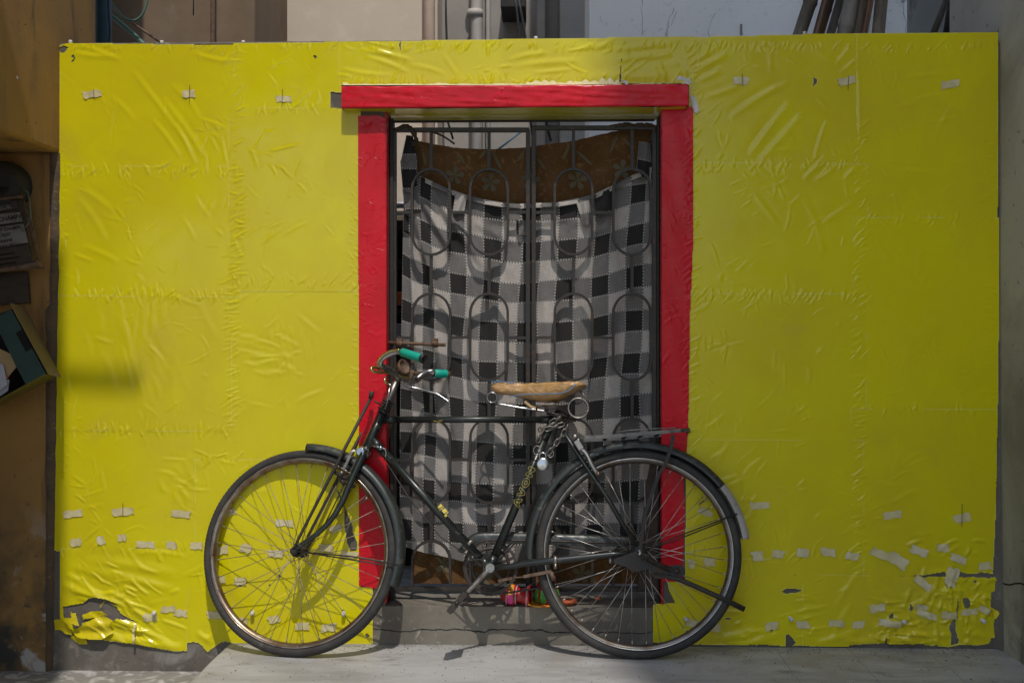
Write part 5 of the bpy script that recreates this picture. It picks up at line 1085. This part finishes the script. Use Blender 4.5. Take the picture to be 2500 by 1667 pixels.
mb = MB(); c = HP(495,345,-.07); axb = Vector((.75,-.45,.35)).normalized(); mb.lathe(c, axb, [(0,-.020),(.012,-.018),(.024,-.010),(.028,.002),(.028,.006),(.022,.006),(.020,.000),(.004,-.002),(0,-.002)], 26); mb.tube([c-axb*.002, HP(520,430,-.05)], .004, 8)
bell = mb.build('bell', M['rust'], hb_)
mb = MB(); mb.tube(arc([HP(270,470,-.04), HP(255,510,-.05), HP(275,545,-.05), HP(310,560,-.04)], 5), .0045, 8); mb.build('brake_lever', M['yrod'], hb_)
# brake rods and front brake
mb = MB(); mb.tube([HP(325,580,-.045), HP(290,790,-.048), HP(235,970,-.052), HP(70,1330,-.062)], .0026, 8); mb.lathe(HP(325,575,-.045), (0,-1,0), [(0,.006),(.006,.005),(.006,-.004),(0,-.005)], 10)
mb.tube([HP(90,1340,-.072), HP(190,1370,-.074), HP(260,1385,-.074), HP(275,1430,-.074), HP(262,1530,-.07)], .0042, 8); mb.lathe(HP(205,1375,-.076), (0,-1,0), [(0,.006),(.0075,.005),(.0075,-.004),(0,-.005)], 12)
mb.build('brake_linkage', M['chrome'], bike)
mb = MB(); mb.tube([B(944,1130,.03), B(1002,1220,.028), B(1075,1310,.03), B(1190,1388,.04)], .0022, 8); mb.tube([B(1150,1375,.04), B(1145,1367,.04), B(1175,1365,.04), B(1196,1392,.045)], .0018, 6)
mb.build('brake_rod', M['ironDark'], bike)
k8 = lambda x, y, w_: FPl(760+x/4.9, 1080+y/4.9, w_)
mb = MB(); mb.tube([k8(520,95,.040), k8(485,110,.046), k8(430,230,.050), k8(385,320,.050)], 1, 4, flat=(.0026,.0065), up=fn); mb.lathe(k8(363,360,.050), fn, [(0,.006),(.006,.005),(.006,-.006)], 10); mb.build('brake_stirrup', M['steel'], bike)
mb = MB()
for pts in (((280,350),(440,425)), ((282,362),(430,440))): mb.tube([k8(*pts[0], .032), k8(*pts[1], .032)], .0055, 6)
mb.tube([k8(340,420,.03), k8(400,500,.03)], .0085, 8); mb.tube([k8(440,480,.05), k8(520,530,.03)], .006, 8); mb.tube([k8(600,80,.03), k8(150,1000,.034)], .0022, 6)
mb.build('front_brake', M['grease'], bike)
# saddle
sad = None
c4_ = lambda x, y, w_=0.: B(1150+x/4.126, 880+y/4.126, w_)
A0 = c4_(205,262); A1 = c4_(1165,262); Ls = (A1-A0).length; sx = (A1-A0).normalized(); sn = bn; sz = bt
mb = MB(); NS, NR = 60, 28; vs = []
topf = lambda t: np.interp(t, [0,.03,.10,.22,.35,.50,.65,.80,.92,1.0], [.000,.008,.013,.011,.010,.010,.011,.012,.011,.000])
botf = lambda t: np.interp(t, [0,.03,.10,.20,.35,.50,.60,.70,.80,.90,1.0], [-.004,-.020,-.028,-.032,-.043,-.053,-.057,-.055,-.040,-.022,-.004])
hwf = lambda t: np.interp(t, [0,.03,.12,.35,.55,.75,.9,.97,1.0], [.004,.018,.026,.034,.055,.085,.095,.075,.03])
for i in range(NS+1):
    t = i/NS; c = A0 + sx*(Ls*t); tp, bo_, hw_ = topf(t), botf(t), hwf(t)
    for q in range(NR):
        a = 2*math.pi*q/NR; ca, sa_ = math.cos(a), math.sin(a)
        z = (tp if sa_ > 0 else -bo_*1.)*sa_ ; z = z*(abs(sa_)**-.25 if abs(sa_) > .05 else 1)
        yv = hw_*ca*(abs(ca)**-.2 if abs(ca) > .05 else 1)
        nn = .0045*mnoise.noise(Vector((t*14+ca, ca*2, sa_*3)))*(1-abs(2*t-1)**6)
        vs.append(tuple(c + sz*(z+nn*abs(sa_)) + sn*(yv+nn*1.3)))
fs = [(i*NR+q, (i+1)*NR+q, (i+1)*NR+(q+1) % NR, i*NR+(q+1) % NR) for i in range(NS) for q in range(NR)]+[tuple(range(NR)), tuple(NS*NR+q for q in range(NR-1,-1,-1))]
mb.add(vs, fs, True); sad = mb.build('saddle', M['saddle'], bike); sad['label'] = 'saddle wrapped in shiny tan plastic'
mb = MB(); mb.tube(arc([c4_(380,362,.06), c4_(560,340,.075), c4_(760,335,.092), c4_(900,328,.10), c4_(990,300,.102), c4_(1060,225,.09)], 6), .0014, 6); mb.tube(arc([c4_(200,212,.0), c4_(290,208,.02), c4_(400,228,.03), c4_(470,236,.0)], 5), .0014, 6); mb.build('piping', M['blue'], sad)
mb = MB(); c = c4_(212,372,.012)
for sd in (1,-1):
    cc = c4_(212,372,.014*sd); mb.lathe(cc, bn, [(.0165,-.0024),(.0180,-.0034),(.0205,0),(.0180,.0034),(.0165,.0024)], 28, closedprof=True)
    mb.tube([c4_(225,425,.014*sd), c4_(300,440,.016*sd), c4_(500,475,.018*sd), c4_(760,510,.018*sd), c4_(960,560,.03*sd)], .0034, 10)
mb.build('saddle_spring', M['chrome'], sad)
for sd in (1,-1):
    mb = MB(); cc = c4_(1080,480,.055*sd); pts = []
    for q in range(90):
        a = 2*math.pi*q/30; rr = .0345; pts.append(cc + (e1*math.cos(a)+bt*math.sin(a))*rr + bn*(.006*(q/30-1.5)))
    pts = [c4_(1090,300,.055*sd), c4_(1150,360,.055*sd), c4_(1185,440,.052*sd)] + pts[2:]; mb.tube(pts, .0034, 8); mb.build('saddle_spring', M['steel'], sad)
mb = MB(); mb.tube([c4_(740,480,.03), c4_(880,480,.03)], .012, 8); mb.tube([c4_(815,490,-.03), c4_(815,490,.04)], .013, 14); mb.tube([c4_(660,510,.02), c4_(660,460,.02), c4_(760,455,.02)], .004, 8); mb.tube([c4_(880,520,0), c4_(980,580,0)], .010, 10)
mb.tube([ST, c4_(840,510)], .0115, 12); mb.tube([c4_(760,530,.02), c4_(960,580,.02)], .006, 8); mb.tube([c4_(940,600,.03), c4_(1050,600,.05)], .005, 8); mb.build('saddle_clamp', M['grease'], sad)
mb = MB(); mb.tube([c4_(540,410,.03), c4_(600,460,.03), c4_(650,480,.03)], 1, 4, flat=(.001,.006), up=bn); mb.build('cover_tie', M['kraft'], sad)
# carrier
m5 = lambda x, y, w_: B(1380+x/6.918, 1050+y/6.918, w_)
mb = MB(); hwk = .068; pts = [m5(160,110,hwk*.65), m5(330,120,hwk*.95), m5(700,108,hwk), m5(1400,50,hwk), m5(1950,5,hwk)]
R1 = m5(2090,-8,hwk*.75); R2 = m5(2110,12,0); pts2 = [R1, R2]
fl = [m5(160,110,hwk*.65)-bn*(2*hwk*.65), m5(330,120,hwk)-bn*(2*hwk), m5(700,108,hwk)-bn*(2*hwk), m5(1400,50,hwk)-bn*(2*hwk), m5(1950,5,hwk)-bn*(2*hwk), R1-bn*(2*hwk*.75)]
mb.tube(pts+[R1, R2]+list(reversed(fl)), 1, 4, flat=(.0086,.0020), up=bt)
rk = mb.build('luggage_rack', M['rackm'], bike)
for x in (690,1020,1300,1590):
    t = (x-330)/1620; c = m5(x, 112-110*max(0,(x-500))/1500, hwk); mb = MB(); mb.tube([c-bt*.004, c-bn*(hwk*.5)-bt*.005, c-bn*(2*hwk)-bt*.004], 1, 4, flat=(.0016,.009), up=bt); mb.build('rack_slat', M['ironDark'], rk)
mb = MB(); mb.tube(arc([m5(870,45,0), m5(1050,5,.01), m5(1500,-25,.01), m5(1900,-40,.0)], 5), .002, 6); mb.build('rack_clip', M['steel'], rk)
for sd in (1,-1):
    mb = MB(); mb.tube([m5(1820,70,hwk*sd), m5(1800,250,.065*sd), m5(1690,580,.062*sd), m5(1590,720,.060*sd), B(1575,1250,.060*sd), rc+bn*.064*sd], 1, 4, flat=(.0018,.0085), up=bn); mb.build('rack_strut', M['ironDark'], rk)
mb = MB(); mb.lathe(m5(165,110,.044), bn, [(0,.006),(.010,.005),(.010,-.004)], 14); mb.tube([m5(165,110,.044), m5(165,110,-.044)], .004, 8); mb.build('rack_bolt', M['steel'], rk)
# ring lock on the seat stay
mb = MB(); mb.tube(arc([m5(200,200,.058), m5(260,290,.060), m5(360,400,.062), m5(430,540,.062), m5(520,690,.058), m5(560,745,.055)], 5), 1, 8, flat=(.0085,.0085), up=bn); mb.build('ring_lock', M['chrome'], bike)
mb = MB(); mb.box((-.011,-.016,-.019), (.011,.010,.019), Matrix.Translation(m5(230,240,.060)) @ Matrix.Rotation(math.radians(-32),4,'Y')); mb.build('lock_case', M['chrome'], bike, bevel=.003)
mb = MB(); mb.lathe(m5(555,735,.060), bn, [(0,.012),(.008,.010),(.009,0),(.006,-.008)], 14); mb.build('lock_case', M['steel'], bike)
# drive: chain guard, ring, chain, cranks
z2 = lambda x, y, w_=0.: B(1120+x/6.532, 1280+y/6.532, w_)
mb = MB(); vs = []; WG = -.062
gl_ = [(60,430,60),(100,350,70),(190,250,80),(300,185,62),(420,150,60),(600,138,70),(1100,142,80),(1700,165,82),(2240,190,80)]
cen = []
top = [(-15,420),(55,345),(150,215),(240,150),(340,133),(520,130),(1000,138),(1500,155),(2240,178),(2750,196)]
bot = [(60,470),(130,400),(215,345),(300,305),(390,292),(560,295),(1000,310),(1500,325),(2240,345),(2750,360)]
n_ = len(top); sec = []
for (a, b), (c_, d_) in zip(top, bot):
    t_, b_ = z2(a, b, WG), z2(c_, d_, WG)
    sec.append([b_+bn*.014, b_*.5+t_*.5+bn*.016, t_+bn*.012, t_+(t_-b_)*.06, t_-bn*.012, b_*.5+t_*.5-bn*.016, b_-bn*.014])
vs = [tuple(p) for s_ in sec for p in s_]; mb.add(vs, [(i*7+q, i*7+q+1, (i+1)*7+q+1, (i+1)*7+q) for i in range(n_-1) for q in range(6)], True)
cg = mb.build('chain_guard', M['paintGrey'], bike); sdm = cg.modifiers.new('s', 'SOLIDIFY'); sdm.thickness = .0015; sb = cg.modifiers.new('b', 'SUBSURF'); sb.levels = 1; sb.render_levels = 2
CR = z2(500, 690); crc = CR - bn*.045
mb = MB(); 
mb.lathe(crc, bn, [(.084,-.0015),(.092,-.0015),(.092,.0015),(.084,.0015)], 92, closedprof=True, jag=((1,2), .005), smooth=False)
mb.lathe(crc, bn, [(.060,-.0014),(.070,-.0014),(.070,.0014),(.060,.0014)], 60, closedprof=True)
mb.lathe(crc, bn, [(.0,-.0014),(.022,-.0014),(.022,.0014),(.0,.0014)], 30)
for q in range(5):
    a = 2*math.pi*q/5+.4; u_ = e1*math.cos(a)+bt*math.sin(a); mb.tube([crc+u_*.015, crc+u_*.088], 1, 4, flat=(.0016,.008), up=bn)
    a += .3; u_ = e1*math.cos(a)+bt*math.sin(a); mb.tube([crc+u_*.062, crc+u_*.088], 1, 4, flat=(.0016,.004), up=bn)
mb.build('chainring', M['grease'], bike)
# chain: wraps the front of the ring, runs back to the sprocket, sagging below
rs = .032; scx = rc - bn*.045; pts = []
for q in range(30): a = math.radians(86+ (274-86)*q/29); pts.append(crc+(e1*math.cos(a)+bt*math.sin(a))*.0945)
lowA, lowB = pts[-1], scx - bt*rs
for q in range(1,26): t = q/26; pts.append(lowA*(1-t)+lowB*t - bt*.014*math.sin(math.pi*t))
for q in range(10): a = math.radians(-90+180*q/9); pts.append(scx+(e1*math.cos(a)+bt*math.sin(a))*rs)
hiA, hiB = pts[-1], pts[0]
for q in range(1,26): t = q/26; pts.append(hiA*(1-t)+hiB*t)
dense = []
for i in range(len(pts)):
    a, b = pts[i], pts[(i+1) % len(pts)]; m_ = max(1, int((b-a).length/.0064))
    for q in range(m_): dense.append(a+(b-a)*q/m_)
mb = MB(); mb.tube(dense, [.0045 if i % 2 else .0026 for i in range(len(dense))], 6, closed=True); mb.build('chain', M['grease'], bike)
mb = MB(); mb.lathe(scx, bn, [(.0,-.002),(.032,-.002),(.032,.002),(.0,.002)], 36, jag=((1,2),-.004), smooth=False); mb.build('sprocket', M['grease'], bike)
def crank(sd, ex, ey):
    wo = .058*sd; c0 = z2(500,690,wo); c1 = z2(ex, ey, wo+.006*sd); dd_ = (c1-c0).normalized()
    mb = MB(); mb.tube([c0-bn*.012, c0+bn*.010], .0150, 18); mb.tube([c0+bn*.010, c0+bn*.013], .0095, 14); mb.tube([c0, c0+(c1-c0)*.12, c0+(c1-c0)*.8, c1], [.012,.0095,.0078,.0092], 12)
    mb.tube([c1-bn*.006, c1+bn*.006], .0125, 14)
    ck = mb.build('crank', M['steel'], bike)
    pc_ = c1 + bn*.055*sd; pd = (z2(-150,1400,wo)-z2(10,1215,wo)).normalized() if sd > 0 else e1
    pn = pd.cross(bn).normalized(); mb = MB()
    Mx = Matrix((pd.to_4d(), bn.to_4d(), pn.to_4d(), (0,0,0,1))).transposed(); 
    for q in range(3): Mx[3][q] = 0
    Mx = Matrix.Translation(pc_) @ Mx.to_3x3().to_4x4()
    for s2 in (1,-1): mb.box((s2*.026-.013,-.043,-.0105), (s2*.026+.013,.043,.0105), Mx)
    mb.build('pedal', M['black'], ck, bevel=.003)
    mb = MB(); mb.tube([c1, pc_+bn*.052*sd], .005, 10); mb.lathe(pc_+bn*.050*sd, bn*sd, [(0,.007),(.006,.005),(.008,0)], 12); mb.box((-.042,.0445*sd-.0012,-.009), (.042,.0445*sd+.0012,.009), Mx); mb.box((-.042,-.0445*sd-.0012,-.009), (.042,-.0445*sd+.0012,.009), Mx); mb.build('pedal_plate', M['grease'], ck)
crank(1, 5, 1215); crank(-1, 990, 165)
# rear brake rod and bits below the chainstay
mb = MB(); mb.tube([z2(630,900,.03), z2(850,850,.03)], 1, 4, flat=(.002,.006), up=bn); mb.tube([z2(850,850,.03), z2(1040,835,.03)], .0025, 8); mb.tube([z2(1030,830,.032), z2(1480,745,.034)], 1, 4, flat=(.003,.0075), up=bn); mb.tube([z2(1470,760,.034), z2(1520,880,.03)], .0085, 6); mb.build('rear_brake', M['rust'], bike)
# kickstand with its spring
r3 = lambda x, y, w_=0.: B(1450+x/5.88, 1280+y/5.88, w_)
ks = MB(); ks.prism([r3(280,500,.066), r3(600,380,.066), r3(760,420,.066), r3(1000,600,.066), r3(1240,570,.066), r3(1300,640,.066), r3(1300,700,.066), r3(1240,750,.066), r3(1100,770,.066), r3(870,780,.066), r3(780,640,.066), r3(560,690,.066), r3(470,610,.066), r3(290,560,.066)], bn*.005)
st_ = ks.build('stand_bracket', M['ironDark'], bike, bevel=.001)
mb = MB()
for wd in (.066, -.070): mb.tube([r3(860,700,wd), r3(1240,790,wd*1.02), r3(1820,1050,wd*1.05), r3(2160,1215,wd*1.05)], [.0075,.009,.009,.0095], 12)
mb.build('stand_leg', M['ironDark'], bike)
mb = MB(); a_, b_ = r3(760,490,.080), r3(1120,660,.080); ax_ = (b_-a_).normalized(); u_ = ax_.cross(bn).normalized(); pts = [r3(700,480,.080)]
for q in range(30*8): t = q/(30*8); an = 2*math.pi*q/8; pts.append(a_+(b_-a_)*t+(bn*math.cos(an)+u_*math.sin(an))*.0078)
pts.append(r3(1190,670,.080)); mb.tube(pts, .0013, 5); mb.lathe(r3(1190,665,.074), bn, [(0,.012),(.009,.010),(.010,-.004)], 12); mb.lathe(r3(700,478,.074), bn, [(0,.010),(.007,.008),(.008,-.004)], 12); mb.build('stand_spring', M['grease'], bike)
mb = MB(); mb.lathe(rc+bn*.066, bn, [(0,.016),(.004,.0155),(.0075,.012),(.008,0),(.013,0),(.013,-.004)], 18); mb.build('axle_nut', M['chrome'], bike)

# ------------------------------------------------------------------ chain and padlock hung on the frame
lk = empty('chain_lock', c4_(720,1100,.03), 'steel chain wrapped under the saddle with a round padlock', 'lock')
def link(c, u, v, L_=.021, W_=.0078, r=.0019):
    pts = []
    for q in range(20):
        a = 2*math.pi*q/20; x = W_*math.cos(a); y = W_*math.sin(a)+(L_/2-W_ if math.sin(a) > 0 else -(L_/2-W_)); pts.append(c+u*y+v*x)
    mb = MB(); mb.tube(pts, r, 8, closed=True); return mb
chs = [[(900,570,.035),(780,640,.035)], [(840,640,.040),(760,690,.040)], [(760,650,.03),(690,700,.03),(700,690,.01)], [(930,640,.038),(800,680,.042),(720,700,.040)], [(980,650,.030),(920,750,.032),(830,870,.034),(760,960,.034)], [(690,760,.02),(660,850,.02)]]
for si, s_ in enumerate(chs):
    pts = arc([c4_(*p) for p in s_], 12); acc = 0; last = pts[0]; i = 0; par = si
    for q in range(1, len(pts)):
        acc += (pts[q]-pts[q-1]).length
        if acc > .0185:
            u_ = (pts[q]-last).normalized(); v_ = u_.cross(bn).normalized(); ang = math.radians(25 if par % 2 else 75); v2 = v_*math.cos(ang)+bn*math.sin(ang)
            link((pts[q]+last)/2, u_, v2, .029).build('link', M['steel'], lk); last = pts[q]; acc = 0; par += 1
for (x, y, rr) in ((665,905,.0135),(800,935,.0120)):
    mb = MB(); cc = c4_(x, y, .030); mb.tube([cc+(e1*math.cos(a)*.9+bt*math.sin(a)*1.15)*rr for a in [2*math.pi*q/22 for q in range(22)]], .0019, 8, closed=True); mb.build('link', M['steel'], lk)
pc_ = c4_(722,1042,.040); mb = MB(); mb.lathe(pc_, bn, [(0,.0075),(.017,.0075),(.0210,.0062),(.0235,.0030),(.0237,-.0030),(.021,-.0062),(0,-.0065)], 36); pb = mb.build('padlock_body', M['chrome'], lk)
mb = MB(); mb.lathe(pc_+bn*.0078-bt*.006, bn, [(0,.0006),(.0016,.0006),(.0016,-.001)], 10); mb.box((-.0008,-.0003,-.0045), (.0008,.0003,0), Matrix.Translation(pc_+bn*.0082-bt*.006)); mb.build('keyhole', M['darkhole'], pb)
mb = MB(); mb.tube([pc_+e1*-.011+bt*.014]+[pc_+bt*.028+(e1*math.cos(a)+bt*math.sin(a))*.011 for a in [math.pi-math.pi*q/10 for q in range(11)]]+[pc_+e1*.011+bt*.014], .0026, 8); mb.build('shackle', M['chrome'], lk)


# ------------------------------------------------------------------ grit and crumbs gathered on the paving
mb = MB(); RG = random.Random(3)
for q in range(900):
    near_ = RG.random() < .6
    x = RG.uniform(XP+.03, XR-.03); y = -abs(RG.gauss(0, .05))-.012 if near_ else -RG.uniform(.03, .45)
    r_ = RG.uniform(.0008, .0024)*(1.5 if RG.random() < .06 else 1); c = Vector((x, y, r_*.5)); a = RG.uniform(0, 6.28)
    vs = [c+Vector((math.cos(a+t)*r_*RG.uniform(.7, 1.4), math.sin(a+t)*r_*RG.uniform(.7, 1.4), z_)) for z_ in (-r_*.5, r_*.5) for t in (0, 2.1, 4.2)]
    mb.mi = 0 if RG.random() < .55 else 1; mb.add(vs, [(0,2,1),(3,4,5),(0,1,4,3),(1,2,5,4),(2,0,3,5)])
o = mb.build('grit', [M['concrete'], M['plate']], origin=(0, -.1, 0)); tag(o, 'fine grit and plaster crumbs scattered along the foot of the wall', 'grit', kind='stuff')
